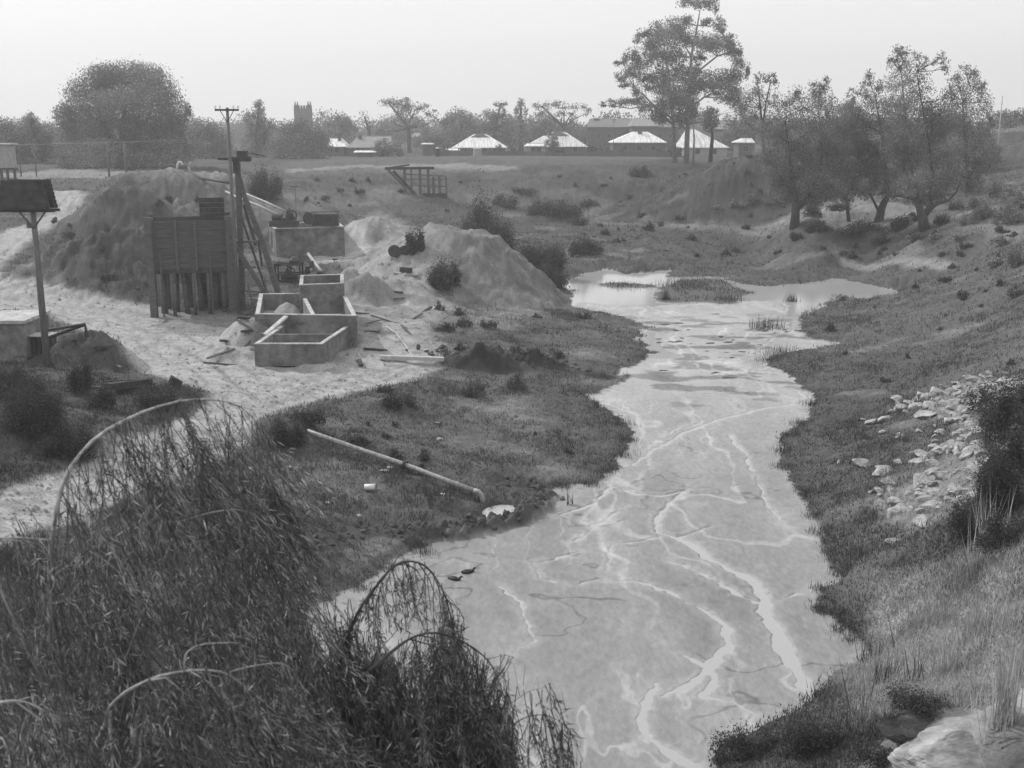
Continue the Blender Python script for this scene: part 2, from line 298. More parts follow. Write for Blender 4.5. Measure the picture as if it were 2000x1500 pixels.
M = dict(
    timber=mat('weathered_timber', .10, .9, 2.5, .45, .5, stretch=(1, 1, 6)), plank=mat('timber_planks', .08, .9, 2.2, .5, .5, stretch=(.5, .5, 9)),
    pole=mat('pole_timber', .13, .9, 3, .4, .4, stretch=(5, 5, .5)), darkwood=mat('dark_timber', .05, .9, 3, .5, .5), palewood=mat('pale_timber', .42, .85, 3, .3, .3),
    concrete=mat('concrete', .165, .95, 1.3, .6, .8), conclight=mat('concrete_pale_lit_rim', .38, .9, 3, .5, .5), iron=mat('rusty_iron', .055, .7, 6, .5, .3), galv=mat('galvanised_pipe', .30, .5, 8, .4, .15, spec=.4),
    roof2=mat('weathered_iron_roof', .58, .6, .9, .5, .3, stretch=(2.5, .3, .3)), roof=mat('painted_iron_roof', .70, .55, 1.1, .42, .2, stretch=(2.5, .35, .35)), roofgrey=mat('dull_iron_roof', .4, .6, 1.2, .3, .1), rooftile=mat('tiled_roof', .16, .8, 2, .3, .2), rooflt=mat('faded_roof', .25, .8, 2, .3, .2), brick=mat('brick_wall', .10, .9, 2, .3, .2), render=mat('rendered_wall', .3, .9, 2, .2, .1), white=mat('white_paint', .72, .6, 4, .15, .05),
    glass=mat('dark_glass', .03, .15, 2, .2, 0, spec=.6), stone=mat('church_stone', .13, .9, .4, .25, .2), bark=mat('bark', .07, .95, 2.5, .5, .7, stretch=(3, 3, .7)), palebark=mat('pale_bark', .24, .9, 2.0, .5, .5, stretch=(3, 3, .7)),
    twig=mat('twig_bark', .33, .85, 14, .5, .6), leaf=mat('foliage', .165, .7, 1.2, .3, 0, attr='v', trans=.3), gum=mat('gum_foliage', .19, .65, 1.2, .3, 0, attr='v', trans=.3),
    willow=mat('weeping_foliage', .17, .5, 3, .35, 0, attr='v', trans=.25, spec=.4), shrub=mat('shrub_foliage', .065, .8, 1.5, .35, 0, attr='v', trans=.25), dry=mat('dry_grass', .40, .8, 3, .3, 0, attr='v', trans=.2), reed=mat('reeds', .075, .75, 3, .35, 0, attr='v', trans=.2),
    grass=mat('grass_blades', 1.0, .85, .6, .25, 0, attr='v', trans=.25), rubble=mat('pale_rubble', .31, .95, 4, .6, 1.0), clod=mat('earth_clods', .085, .95, 5, .4, .6), horse=mat('horse_hide', .03, .7, 4, .3, .1), feather=mat('duck_feathers', .03, .6, 9, .4, .1), sand=mat('pale_sand', .36, .95, 5, .2, .4), wire=mat('wire', .25, .5, 4, .2, 0))
# ------------------------------------------------------------------ terrain mesh
tt = np.concatenate([np.linspace(-1.1, -.53, 40)[:-1], np.linspace(-.53, .53, 1060), np.linspace(.53, 1.1, 40)[1:]])
ang = np.linspace(R(34), R(2.55), 980); yy = ZC/np.tan(ang)
yr = np.concatenate([np.linspace(-13, yy[0], 60)[:-1], yy, np.geomspace(yy[-1], 5000, 90)[1:]])
Y, T = np.meshgrid(yr, tt, indexing='ij'); X = (Y+14)*T
OFF = 0.
xf = X.ravel(); yf = Y.ravel(); zf = H(xf, yf)
nr, nc = X.shape
# albedo painted by world-space patches of material, bin shade and pool reflection
def patch(s): return wp(P(s))
ub = .55*fbm(xf/3.5, yf/3.5, 4, 21); uf = fbm(xf/.9, yf/.9, 3, 22)
alb = (.084-.014*sm(95, 130, yf))*(1+.34*fbm(xf/9, yf/12, 4, 20)+.3*ub+.18*uf); gr = np.full(len(xf), 1.); alb = alb*(1-.2*sm(165, 200, yf))
def paint(poly, a, soft=.6, con=.25, g=0., k=1., ns=1.2):
    global alb, gr
    sc = np.clip(yf/60, .6, 3)
    w = sm(soft, -soft, (sdf(poly, xf, yf)/sc+ns*ub+ns*.35*uf))*k
    alb = alb*(1-w)+a*(1+con*(.6*uf+ub))*w; gr = gr*(1-w)+g*w
paint(patch("540 318 1290 300 1300 318 1100 322 800 326 560 338"), .085, .5, .1, .3)
paint(patch("560 331 800 322 1010 324 1010 330 700 338 560 342"), .2, .3, .1, .1, ns=.4)
paint(patch("0 340 120 330 330 338 400 335 400 350 100 350 0 356"), .19, .4, .2, .2)
paint(patch("1480 395 1660 385 1860 405 2000 400 2000 470 1800 440 1600 440 1450 425"), .21, 1, .35, .5, .8)
paint(patch("1150 408 1500 400 1560 440 1400 450 1150 440"), .16, 1, .3, .8, .7)
paint(patch("1640 500 1760 508 1860 515 1840 528 1740 524 1640 512"), .42, .3, .2, 0, 1, .5)
paint(patch("1640 640 1900 560 2000 560 2000 700 1750 690"), .095, 1, .3, 1, .6)
paint(patch("1100 470 1250 480 1700 560 2100 540 2000 470 1500 470"), .085, 1, .2, 1, .6)
paint(patch("1560 700 1760 690 1800 800 1740 950 1650 1100 1560 950 1530 850 1600 780"), .078, .8, .18, 1, .9)
paint(patch("1700 1120 2000 1050 2100 1400 1900 1440 1800 1380 1700 1420 1620 1330 1700 1280"), .29, 1, .5, .9, .9)
paint(patch("1800 770 1880 745 2000 735 2000 780 1900 800 1940 860 1920 960 1860 1000 1780 1040 1700 990 1740 960 1850 900 1860 840 1810 800"), .2, .6, .6, .25, .85)
for m_ in MO:
    if m_[6]:
        w = sm(1.25, .95, np.hypot((xf-m_[0])/m_[2], (yf-m_[1])/m_[3])+.25*ub)*.92; alb = alb*(1-w)+m_[6]*(1+.5*uf+.55*ub)*w; gr = gr*(1-w)+w*(.75 if m_[6] < .12 else .12)
paint(patch("-40 690 180 712 240 745 420 760 400 790 300 840 200 880 60 925 -40 950"), .055, .6, .5, 1, .95)
paint(patch("0 370 100 380 90 430 0 450"), .07, .8, .3, 1)
0 and paint(patch("50 540 60 500 170 400 240 350 450 350 480 430 470 560 300 585 150 560"), .095, .8, .5, .4, .9)
paint(patch("320 340 440 345 445 395 330 420 300 380"), .17, .6, .5, .2, .8)
paint(patch("600 640 690 560 650 520 600 500 680 480 700 430 740 412 800 440 850 480 800 520 870 560 900 600 850 640 880 690 720 700 640 715"), .24, .8, .6, .25, .9, 1.3)
paint(patch("620 495 700 478 720 490 640 520 600 520"), .42, .3, .3, 0, .9)
0 and paint(patch("835 450 965 448 1010 490 1150 578 1120 600 1000 592 900 590 850 560 830 500"), .19, .7, .45, .3, .95)
paint(patch("560 700 640 720 780 640 850 690 880 700 820 735 640 780 560 790"), .30, .6, .5, .1, .9)
paint(patch("900 590 1060 600 1010 640 880 650"), .2, .8, .6, .4, .5)
paint(patch("900 780 1040 770 1050 850 860 800"), .2, .8, .6, .5, .5)
paint(patch("1080 650 1250 665 1290 700 1180 735 980 735 960 700"), .085, .6, .2, 1, .9)
paint(patch("1000 640 1250 640 1260 660 1100 665"), .1, .6, .2, 1, .9)
for t_ in TRK: paint(t_, .31, .5, .12, 0, 1, .6)
paint(patch("560 1090 700 1040 960 1040 1080 990 1070 945 980 925 900 1010 700 1020 560 1070"), .07, .5, .4, .4, .95)
0 and paint(patch("100 545 60 520 170 440 300 480 300 580 200 572"), .09, .8, .4, .4, .9)
paint(patch("300 600 470 600 470 640 500 655 330 650 300 640"), .16, .6, .3, 0, .8)  # loading bin's cast shadow painted into the ground albedo
def wpH(s): return np.array([G(a, b)[:2] for a, b in P(s)])
paint(wpH("-5 550 25 512 90 460 165 410 185 372 260 350 380 345 440 350 470 400 470 500 480 560 380 588 280 590 170 572 90 556"), .06, .6, .9, .8, .95)
paint(wpH("325 345 440 340 450 375 420 400 340 420 315 380"), .15, .6, .6, .3, .8)
paint(wpH("540 340 760 328 1000 335 1290 332 1300 350 1000 352 760 350 560 362"), .07, .5, .5, .6, .8, .6)
paint(wpH("560 372 760 360 1000 365 1280 360 1270 372 1000 385 760 388 560 400"), .13, .5, .4, .6, .5, 1.)
paint(wpH("900 398 1290 388 1300 396 1000 408 900 410"), .05, .3, .4, .6, .8, .5)
paint(wpH("1270 330 1330 296 1400 290 1490 300 1540 330 1520 395 1400 400 1290 395"), .052, .6, .5, .8, .9)
paint(patch("1160 402 1300 398 1500 396 1650 404 1640 412 1300 410 1180 412"), .23, .4, .4, .4, .8, .6)
# clods are dark damp earth
for m_ in MO:
    if m_[5] == 'c':
        w = sm(1.25, .8, np.hypot((xf-m_[0])/m_[2], (yf-m_[1])/m_[3])+.3*uf); alb = alb*(1-w)+.042*(1+.5*uf)*w; gr = gr*(1-w)
for m_ in MO:
    if m_[5] == 'h': w = sm(1.3, 1.1, np.hypot((xf-m_[0])/m_[2], (yf-m_[1])/m_[3])+.1*ub); alb = alb*(1-w)+.052*(1+.4*uf+.5*ub)*w; gr = np.maximum(gr, w)
rd_ = dline(RIDGE, xf, yf, 2.); w = sm(.45, .15, rd_+.25*uf)*(sdf(PPOND, xf, yf) > .1); RW = w
# wheel ruts in the pale yard
for L_ in RUTS: alb = alb*(1-.15*sm(.14, -.02, dline(L_, xf, yf, 2.)+.12*fbm(xf, yf, 3, 56)))
rut = fbm((xf*.35+yf*.95)/.5, (xf*.95-yf*.35)/9, 3, 30); w = sm(.1, -.8, sdf(TRK[0], xf, yf)); alb = alb*(1-.16*w*sm(.05, .5, rut))
bare = sm(.22, .5, fbm(xf/4.5, yf/3.2, 4, 57))*sm(24, 40, yf)*sm(170, 150, yf)*sm(.2, .6, gr); alb = alb*(1-.5*bare)+.19*(1+.4*uf)*.5*bare; gr = gr*(1-.6*bare)
dk = sm(.25, .5, fbm(xf/3.2, yf/2.4, 4, 58))*sm(.3, .6, gr); alb = alb*(1-.30*dk)
mudn = fbm(xf/1.6, yf/3.5, 4, 33)
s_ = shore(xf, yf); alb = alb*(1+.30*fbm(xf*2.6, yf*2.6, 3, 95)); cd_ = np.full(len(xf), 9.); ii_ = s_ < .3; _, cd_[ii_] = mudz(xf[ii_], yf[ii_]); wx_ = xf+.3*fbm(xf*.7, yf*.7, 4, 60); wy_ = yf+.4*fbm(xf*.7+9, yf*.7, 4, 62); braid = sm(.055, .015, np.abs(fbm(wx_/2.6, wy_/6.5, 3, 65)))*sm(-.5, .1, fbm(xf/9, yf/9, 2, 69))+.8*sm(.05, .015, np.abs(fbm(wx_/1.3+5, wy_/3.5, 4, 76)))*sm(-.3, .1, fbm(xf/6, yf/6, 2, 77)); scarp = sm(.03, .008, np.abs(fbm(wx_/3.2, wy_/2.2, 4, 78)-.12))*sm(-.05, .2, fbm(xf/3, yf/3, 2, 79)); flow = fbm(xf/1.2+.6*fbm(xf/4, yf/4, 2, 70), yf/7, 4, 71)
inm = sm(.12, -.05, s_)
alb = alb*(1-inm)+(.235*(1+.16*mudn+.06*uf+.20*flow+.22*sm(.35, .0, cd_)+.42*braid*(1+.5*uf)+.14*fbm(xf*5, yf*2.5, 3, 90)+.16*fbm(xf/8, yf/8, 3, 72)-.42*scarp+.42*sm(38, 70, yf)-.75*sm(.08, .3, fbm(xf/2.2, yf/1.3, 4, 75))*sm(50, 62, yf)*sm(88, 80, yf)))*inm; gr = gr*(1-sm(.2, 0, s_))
for I_, q_ in ((REFL_ISLE, 1.0), (ISLE2, .6)):
    w = sm(.3, -.2, sdf(I_, xf, yf, 6.)+q_*fbm(xf*.7, yf*.7, 4, 67 if q_ == 1. else 68))*inm; alb = alb*(1-w)+.07*w; gr = np.maximum(gr, w)  # larger isle's dark albedo carries the pool reflection as well as grass
wetedge = sm(.8, 0., s_)*(1-inm); alb = alb*(1-.3*wetedge)
alb = alb*(1-RW)+.06*(1+.4*uf)*RW; gr = gr*(1-RW)
alb = np.clip(alb, .03, .6); gr = gr*(yf < 175)*(yf > 15)
idx = np.arange(nr*nc).reshape(nr, nc)
quads = np.stack([idx[:-1, :-1], idx[:-1, 1:], idx[1:, 1:], idx[1:, :-1]], -1).reshape(-1, 4)
ground_m = mat('ground_surface', 1.0, .93, 9, .32, .5, attr='v', spec=.2)
nt = ground_m.node_tree
# wet mud is glossier: roughness from the mud attribute
b_ = nt.nodes['Principled BSDF']; at_ = nt.nodes.new('ShaderNodeAttribute'); at_.attribute_name = 'wet'
mr_ = nt.nodes.new('ShaderNodeMapRange'); mr_.inputs['To Min'].default_value = .95; mr_.inputs['To Max'].default_value = .5; nt.links.new(at_.outputs['Fac'], mr_.inputs[0]); nt.links.new(mr_.outputs[0], b_.inputs['Roughness'])
VV = np.stack([xf, yf, zf], 1)
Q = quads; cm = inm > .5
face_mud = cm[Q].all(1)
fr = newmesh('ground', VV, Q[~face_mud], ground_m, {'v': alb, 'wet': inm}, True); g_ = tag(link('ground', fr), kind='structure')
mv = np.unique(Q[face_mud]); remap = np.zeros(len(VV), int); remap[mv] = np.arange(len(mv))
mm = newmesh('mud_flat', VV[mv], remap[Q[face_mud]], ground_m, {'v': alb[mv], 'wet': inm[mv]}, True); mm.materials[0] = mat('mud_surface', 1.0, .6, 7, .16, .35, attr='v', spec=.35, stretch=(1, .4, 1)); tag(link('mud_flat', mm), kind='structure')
used = np.zeros(len(VV), bool)
# ------------------------------------------------------------------ water
wm = bpy.data.materials.new('milky_water'); wm.use_nodes = True; b = wm.node_tree.nodes['Principled BSDF']
b.inputs['Base Color'].default_value = (.36, .36, .36, 1); b.inputs['Roughness'].default_value = .07; b.inputs['IOR'].default_value = 1.33
nn = wm.node_tree.nodes.new('ShaderNodeTexNoise'); nn.inputs['Scale'].default_value = 5; bb = wm.node_tree.nodes.new('ShaderNodeBump'); bb.inputs['Strength'].default_value = .12; bb.inputs['Distance'].default_value = .02
tc = wm.node_tree.nodes.new('ShaderNodeTexCoord'); wm.node_tree.links.new(tc.outputs['Object'], nn.inputs[0]); wm.node_tree.links.new(nn.outputs[0], bb.inputs['Height']); wm.node_tree.links.new(bb.outputs[0], b.inputs['Normal'])
wmask = (sdf(STREAM, xf, yf) < 2.5).reshape(nr, nc); st = slice(None, None, 6)
def sheet(name, poly, z, grow, cell=.8):
    x0, y0 = poly.min(0)-grow; x1, y1 = poly.max(0)+grow; nx = int((x1-x0)/cell)+2; ny = int((y1-y0)/cell)+2
    gx, gy = np.meshgrid(np.linspace(x0, x1, nx), np.linspace(y0, y1, ny)); s = sdf(poly, gx, gy)
    i = np.arange(nx*ny).reshape(ny, nx); q = np.stack([i[:-1, :-1], i[:-1, 1:], i[1:, 1:], i[1:, :-1]], -1).reshape(-1, 4)
    keep = (s.ravel()[q] < grow).any(1); q = q[keep]; u = np.unique(q); rm = np.zeros(nx*ny, int); rm[u] = np.arange(len(u))
    v = np.stack([gx.ravel(), gy.ravel(), np.full(nx*ny, z)], 1)[u]
    return tag(link(name, newmesh(name, v, rm[q], wm)), kind='structure')
sheet('stream_water', STREAM, 0., .9)
sheet('pool_water', PPOND, .10, .12, .1)
# ------------------------------------------------------------------ blades, leaves
def blades(px_, h, w, lean=.4, val=None, seg=1):          # triangles standing on px_
    n = len(px_); a = rng.uniform(0, 2*np.pi, n); dx = np.stack([np.cos(a), np.sin(a), 0*a], 1)*w[:, None]/2
    b = rng.uniform(0, 2*np.pi, n); l = rng.uniform(0, lean, n)*h; tip = px_+np.stack([np.cos(b)*l, np.sin(b)*l, h], 1)
    V = np.stack([px_-dx, px_+dx, tip], 1).reshape(-1, 3); Fq = np.arange(3*n).reshape(n, 3)
    return V, Fq, np.repeat(val if val is not None else rng.uniform(.7, 1.4, n), 3)
def quadleaves(c, d, l, w):                                # diamond leaves: centre, unit direction
    n = len(c); r = rng.normal(size=(n, 3)); s = np.cross(d, r); s /= np.linalg.norm(s, axis=1)[:, None]+1e-9
    d = d*(l/2)[:, None]; s = s*(w/2)[:, None]
    V = np.stack([c-d, c+s-d*.1, c+d, c-s-d*.1], 1).reshape(-1, 3); return V, np.arange(4*n).reshape(n, 4)
def unit(v): return v/(np.linalg.norm(v, axis=-1, keepdims=True)+1e-9)
def cloud(blobs, lf, dens, aspect=.45, droop=0., hollow=.35, soft=False, top=1.):
    """blobs: (cx,cy,cz,rx,ry,rz); lf leaf length; dens = leaves per leaf-area of silhouette"""
    C = []; TV = []; zt_ = max(b[2]+b[5] for b in blobs); zb_ = min(b[2]-b[5] for b in blobs)
    for cx, cy, cz, rx, ry, rz in blobs:
        n = int(dens*(top if cz > zb_+.62*(zt_-zb_) else 1)*math.pi*rx*rz/(lf*lf*aspect*.5)); n = max(12, min(n, 60000))
        u = unit(rng.normal(size=(n, 3))); r = hollow+(1-hollow)*rng.random(n)**.6
        # lumpy: sub-clumps
        k = max(5, int(n/60)); sc = unit(rng.normal(size=(k, 3)))*(rng.random((k, 1))**.4)*.82
        w = rng.integers(0, k, n); p = sc[w]+rng.normal(size=(n, 3))*.17
        mix = rng.random(n) < .34; p[mix] = (u*r[:, None])[mix]
        if soft: mix = rng.random(n) < .6; p[mix] = (rng.normal(size=(n, 3))*.46)[mix]; p[:, 2] = np.maximum(p[:, 2], -.8)
        TV.append(rng.normal(size=k)[w]*.26+rng.normal()*.10)
        C.append(p*np.array([rx, ry, rz])+np.array([cx, cy, cz]))
    C = np.concatenate(C); n = len(C)
    d = unit(rng.normal(size=(n, 3))+np.array([0, 0, -droop])); l = lf*rng.uniform(.6, 1.4, n)
    V, Fq = quadleaves(C, d, l, l*aspect); return V, Fq, np.repeat(np.exp(rng.normal(size=n)*.16+np.concatenate(TV)), 4)
# ------------------------------------------------------------------ grass (uncountable)
p_ = np.nonzero((gr > .35) & (np.abs(xf/(yf+14)) < .5) & (yf > 17) & (yf < 172))[0]
prob = gr[p_]*sm(-.9, .5, fbm(xf[p_]/2, yf[p_]/2, 3, 40)); keep = p_[rng.random(len(p_)) < prob*.42]
B = []; Vl = []
for rep in range(3):
    n = len(keep); sp = .06+yf[keep]*.0012; q = np.stack([xf[keep]+rng.normal(size=n)*sp, yf[keep]+rng.normal(size=n)*sp*2, zf[keep]-.02], 1); B.append(q); Vl.append(alb[keep]*rng.uniform(.65, 1.45, n))
B = np.concatenate(B); Vl = np.concatenate(Vl); n = len(B)
patchy = 1+.8*fbm(B[:, 0]/1.7, B[:, 1]/1.7, 3, 41)
hh = rng.uniform(.04, .15, n)*np.clip(patchy, .3, 3)*(1+1.1*sm(.25, .5, fbm(B[:, 0]/1.1, B[:, 1]/1.1, 3, 42)))*(1+.5*sm(50, 110, B[:, 1])); ww = rng.uniform(.012, .03, n)*(1+B[:, 1]/45)
V, Fq, va = blades(B, hh, ww, .7, Vl); tag(link('grass', newmesh('grass', V, Fq, M['grass'], {'v': va})), kind='stuff')
print('grass', n)
#PART2
# ================================================================== things
def E(px, py, y): return aty(px, py, y)
def mpp(y): return y/F*1.02
def bars(mb, lst, Y, w=None, dy=0):
    for l in lst:
        a, b, c, d, t = l[:5]; mb.bar(E(a, b, Y+(l[5] if len(l) > 5 else 0)), E(c, d, Y+(l[6] if len(l) > 6 else 0)), t*mpp(Y))
    return mb
# ---- trees
def leafobj(name, blobs, lf, dens, m, parent, aspect=.45, droop=0., hollow=.35, soft=False, top=1.):
    V, Fq, va = cloud(blobs, lf, dens, aspect, droop, hollow, soft, top)
    return link(name, newmesh(name, V-np.array(parent.location), Fq, m, {'v': va}), parent)
def tree(name, label, group, base, blobs, Y=None, trunks=None, m='leaf', bark='bark', dens=2.3, lfpx=3.4, aspect=.5, droop=.3, spread=.8, cat='tree', limbs=True, hollow=.3):
    bx, by = base; r = random.Random(int(bx*7+by))
    if Y is None: g = G(bx, by); Y = g[1]; bz = g[2]
    else: q = E(bx, by, Y); bz = float(H(q[0], Y, False)); g = np.array([q[0], Y, bz])
    t = thing(name, label, cat, g, 0, group); mp = mpp(Y); W = max(b[0]+b[2] for b in blobs)-min(b[0]-b[2] for b in blobs)
    bl = []; 
    for b in blobs:
        ro = r.uniform(-1, 1)*spread*W*mp*.32; c = E(b[0], b[1], Y+ro); rx = b[2]*mp*1.06; rz = b[3]*mp*1.08; bl.append((c[0], c[1], c[2], rx, max(rx, rz)*.95, rz))
    trunks = trunks or [[(bx, by, 9), (bx+r.uniform(-6, 6), (by+blobs[0][1])/2, 6), (blobs[0][0], blobs[0][1], 3)]]
    tm = MB(); nodes = []
    for tr in trunks:
        pl = [E(a, b_, Y) for a, b_, w_ in tr]; pl[0][2] = min(pl[0][2], bz)-.15 if tr is trunks[0] or tr[0][1] >= by-4 else pl[0][2]
        tm.tube(pl, [w_*mp/2 for a, b_, w_ in tr], 8, wob=.08); nodes += [(p, tr[i][2]*mp/2) for i, p in enumerate(pl) if i > 0]
    tk = tm.build('trunk', M[bark], t, smooth=True)
    if limbs:
        lm = MB()
        for c in bl:
            cc = np.array(c[:3]); nd, rad = min(nodes, key=lambda q: np.linalg.norm(q[0]-cc)+2.5*max(0, q[0][2]-cc[2]))
            mid = (nd+cc)/2+np.array([r.uniform(-1, 1), r.uniform(-1, 1), r.uniform(-.5, .3)])*np.linalg.norm(cc-nd)*.15
            lm.tube([nd, mid, cc], [max(rad*.6, .04), max(rad*.4, .03), .02], 5)
            for k in range(2):
                e = cc+np.array([r.uniform(-1, 1)*c[3], r.uniform(-1, 1)*c[4], r.uniform(-.3, .8)*c[5]])*.8; lm.tube([mid, (mid+e)/2+np.array([0, 0, .1]), e], [max(rad*.3, .025), .02, .012], 4)
        lb = lm.build('limb', M[bark], t, smooth=True)
    leafobj('crown', bl, lfpx*mp, dens, M[m], t, aspect, droop, hollow, False, .5 if droop > 1.3 else 1.)
    return t
def B(s): v = list(map(float, s.replace('|', ' ').split())); return [tuple(v[i:i+4]) for i in range(0, len(v), 4)]
BG = 'trees lining the horizon'
tree('willow_tree', 'huge round-headed weeping tree, largest crown on the left horizon', BG, (235, 338), B("240 160 70 40|205 150 40 25|280 150 40 28|175 195 48 45|305 190 45 48|150 255 42 55|235 225 60 30|270 262 50 35|190 262 30 35|335 240 42 55|200 305 70 32|300 303 75 32|130 300 28 36|362 215 13 16|365 290 20 30|240 195 60 20|128 225 22 26"), Y=172, m='leaf', droop=1.2, dens=2.4, trunks=[[(235, 340, 18), (238, 280, 13), (245, 200, 6)], [(236, 300, 9), (200, 240, 6), (185, 190, 3)], [(238, 290, 9), (290, 230, 6), (300, 190, 3)]])
tree('bushy_tree', 'grey tree with ragged top at the left edge of the photo', BG, (20, 335), B("15 275 35 30|5 245 20 18|25 305 40 25|40 268 20 28"), Y=190)
tree('bushy_tree', 'grey tree just left of the huge round-headed tree, with a knobbly top', BG, (80, 335), B("62 255 26 28|88 268 22 30|60 300 30 28|95 300 22 28|60 232 14 12"), Y=195)
tree('bushy_tree', 'low dark tree directly behind the tall power pole', BG, (420, 330), B("400 252 26 22|428 272 30 28|405 295 35 26|440 300 28 25|385 285 16 28"), Y=235)
tree('columnar_tree', 'tall narrow tree with a two-tipped top right of the tall power pole', BG, (503, 330), B("505 212 12 18|507 235 15 20|487 238 10 18|503 262 22 22|528 248 8 16|500 295 30 32|524 275 12 25"), Y=250, spread=.4)
tree('bushy_tree', 'broad dark rounded tree in front of the church tower', BG, (590, 330), B("562 268 34 32|608 268 34 32|590 292 54 32|545 292 28 30|630 285 20 28|585 250 24 18"), Y=225, dens=2)
tree('bushy_tree', 'flat-topped dark tree right of the church tower', BG, (662, 290), B("662 243 26 14|640 250 16 14|680 248 18 16|660 262 40 16"), Y=330)
tree('gum_tree', 'thin open-crowned tree between church tower and umbrella-shaped gum', BG, (718, 285), B("712 228 10 14|722 242 14 14|705 240 8 10"), Y=320, m='gum', dens=.6)
tree('gum_tree', 'umbrella-shaped gum with flat layered crown above the small white gable', BG, (800, 300), B("758 200 22 9|785 203 22 12|795 194 8 7|815 210 22 10|842 222 15 8|850 236 9 6|792 225 25 18|820 240 14 12|770 240 30 18|745 255 24 18|800 262 34 20"), Y=330, m='gum', dens=1.5)
tree('bushy_tree', 'round dark tree left of the first white hipped roof', BG, (900, 300), B("898 228 28 16|875 245 16 18|918 238 18 18|898 262 36 22|870 275 20 18"), Y=330)
tree('bushy_tree', 'dark stepped tree with a small palm-like tuft behind the first white roof', BG, (965, 300), B("978 203 12 6|978 218 9 14|955 232 20 18|985 238 22 20|960 262 34 24|1000 262 22 24|945 255 18 20"), Y=325)
tree('conifer_tree', 'dark column-shaped tree rising between the first and second white roofs', BG, (1018, 300), B("1017 202 9 9|1018 220 12 16|1018 245 15 20|1018 268 20 18"), Y=318, spread=.4, dens=2)
tree('gum_tree', 'spreading gum with see-through crown above the second white roof', BG, (1098, 290), B("1058 207 18 8|1080 203 20 8|1105 206 22 8|1130 208 18 8|1147 220 11 9|1062 222 20 10|1098 222 14 7|1120 226 10 8"), Y=335, m='gum', dens=1.1)
tree('bushy_tree', 'rounded tree mass behind the second white roof', BG, (1080, 300), B("1055 240 24 20|1080 248 24 20|1115 252 24 18|1065 265 40 18|1140 262 24 16|1040 268 20 18"), Y=345)
tree('bushy_tree', 'low tree filling the gap left of the first white roof', BG, (850, 300), B("845 262 26 18|862 280 26 14|828 278 22 16"), Y=310)
tree('bushy_tree', 'small dark tree in front of the left half of the second white roof', BG, (1080, 300), B("1079 272 13 11|1086 282 12 9|1070 281 8 8"), Y=275, dens=2)
tree('bushy_tree', 'low tree between the grey gabled house and the white gable', BG, (745, 300), B("752 285 22 14|775 292 22 10|735 292 12 8"), Y=270)
tree('bushy_tree', 'faint distant trees showing over the long brick building', BG, (1180, 300), B("1175 245 22 12|1200 248 25 10|1160 258 18 14"), Y=430)
GUMB = B("""1347 2 26 10|1385 6 22 12|1399 18 8 8|1362 12 12 6|1345 42 14 11|1378 43 14 9|1404 48 14 14|1412 56 8 8|1312 50 30 14|1283 58 16 16|1258 66 14 10|1245 76 10 8|1290 74 36 16|1330 72 34 20|1368 80 34 14|1400 82 28 14|1425 80 16 12|1432 98 18 16|1442 120 14 18|1458 138 10 14|1238 108 18 15|1222 120 12 9|1204 124 8 6|1272 96 22 15|1250 128 24 12|1290 108 32 18|1322 108 24 20|1388 92 36 14|1365 112 14 10|1212 152 14 9|1232 145 20 12|1225 164 10 6|1262 150 20 12|1295 148 34 15|1330 145 30 16|1316 175 36 22|1286 168 24 14|1358 138 16 14|1372 158 28 16|1410 155 30 16|1432 150 20 16|1242 176 12 10|1264 168 12 8|1355 172 24 18|1395 172 30 12|1325 200 30 20|1300 205 20 20|1345 205 20 20|1215 168 9 5
1177 204 10 5|1198 202 15 7|1222 200 18 9|1246 198 18 12|1260 210 14 10|1285 215 22 18|1292 232 20 14|1330 228 22 18|1350 225 16 14|1387 236 17 18|1390 222 15 10|1418 190 24 12|1440 195 20 18|1450 215 14 14|1432 175 20 12""")
tree('gum_tree', 'tallest tree, a huge eucalyptus with open layered crown reaching the top of the photo', 'gum trees on the far rim', (1345, 292), [(a, b_, c, d*1.18) for a, b_, c, d in GUMB], Y=196, m='gum', bark='palebark', droop=.6, dens=2.1, hollow=.05, spread=.7, trunks=[[(1341, 294, 11), (1343, 240, 9), (1348, 170, 7), (1350, 110, 5), (1362, 50, 3), (1368, 15, 1.5)], [(1319, 294, 9), (1315, 240, 7), (1310, 180, 5), (1300, 110, 3)], [(1315, 245, 4), (1275, 205, 4), (1262, 190, 3), (1238, 170, 2)], [(1350, 150, 4), (1400, 110, 3), (1430, 100, 2)], [(1343, 215, 4), (1375, 190, 3), (1420, 170, 2)], [(1355, 292, 4), (1356, 270, 3), (1352, 225, 2)]])
tree('gum_tree', 'slender forked gum between the tallest eucalyptus and the right-hand willows', 'gum trees on the far rim', (1490, 320), B("1502 150 14 13|1512 165 10 12|1478 155 8 16|1482 180 12 20|1462 185 14 20|1505 195 18 16|1475 215 22 22|1515 225 20 22|1492 255 26 24|1460 240 16 18|1450 205 12 14"), Y=160, m='gum', dens=1.3, trunks=[[(1496, 325, 7), (1490, 260, 5), (1485, 210, 3.5), (1480, 165, 2)], [(1489, 250, 4), (1496, 200, 3), (1505, 160, 2)]])
RG = 'willows on the right bank'
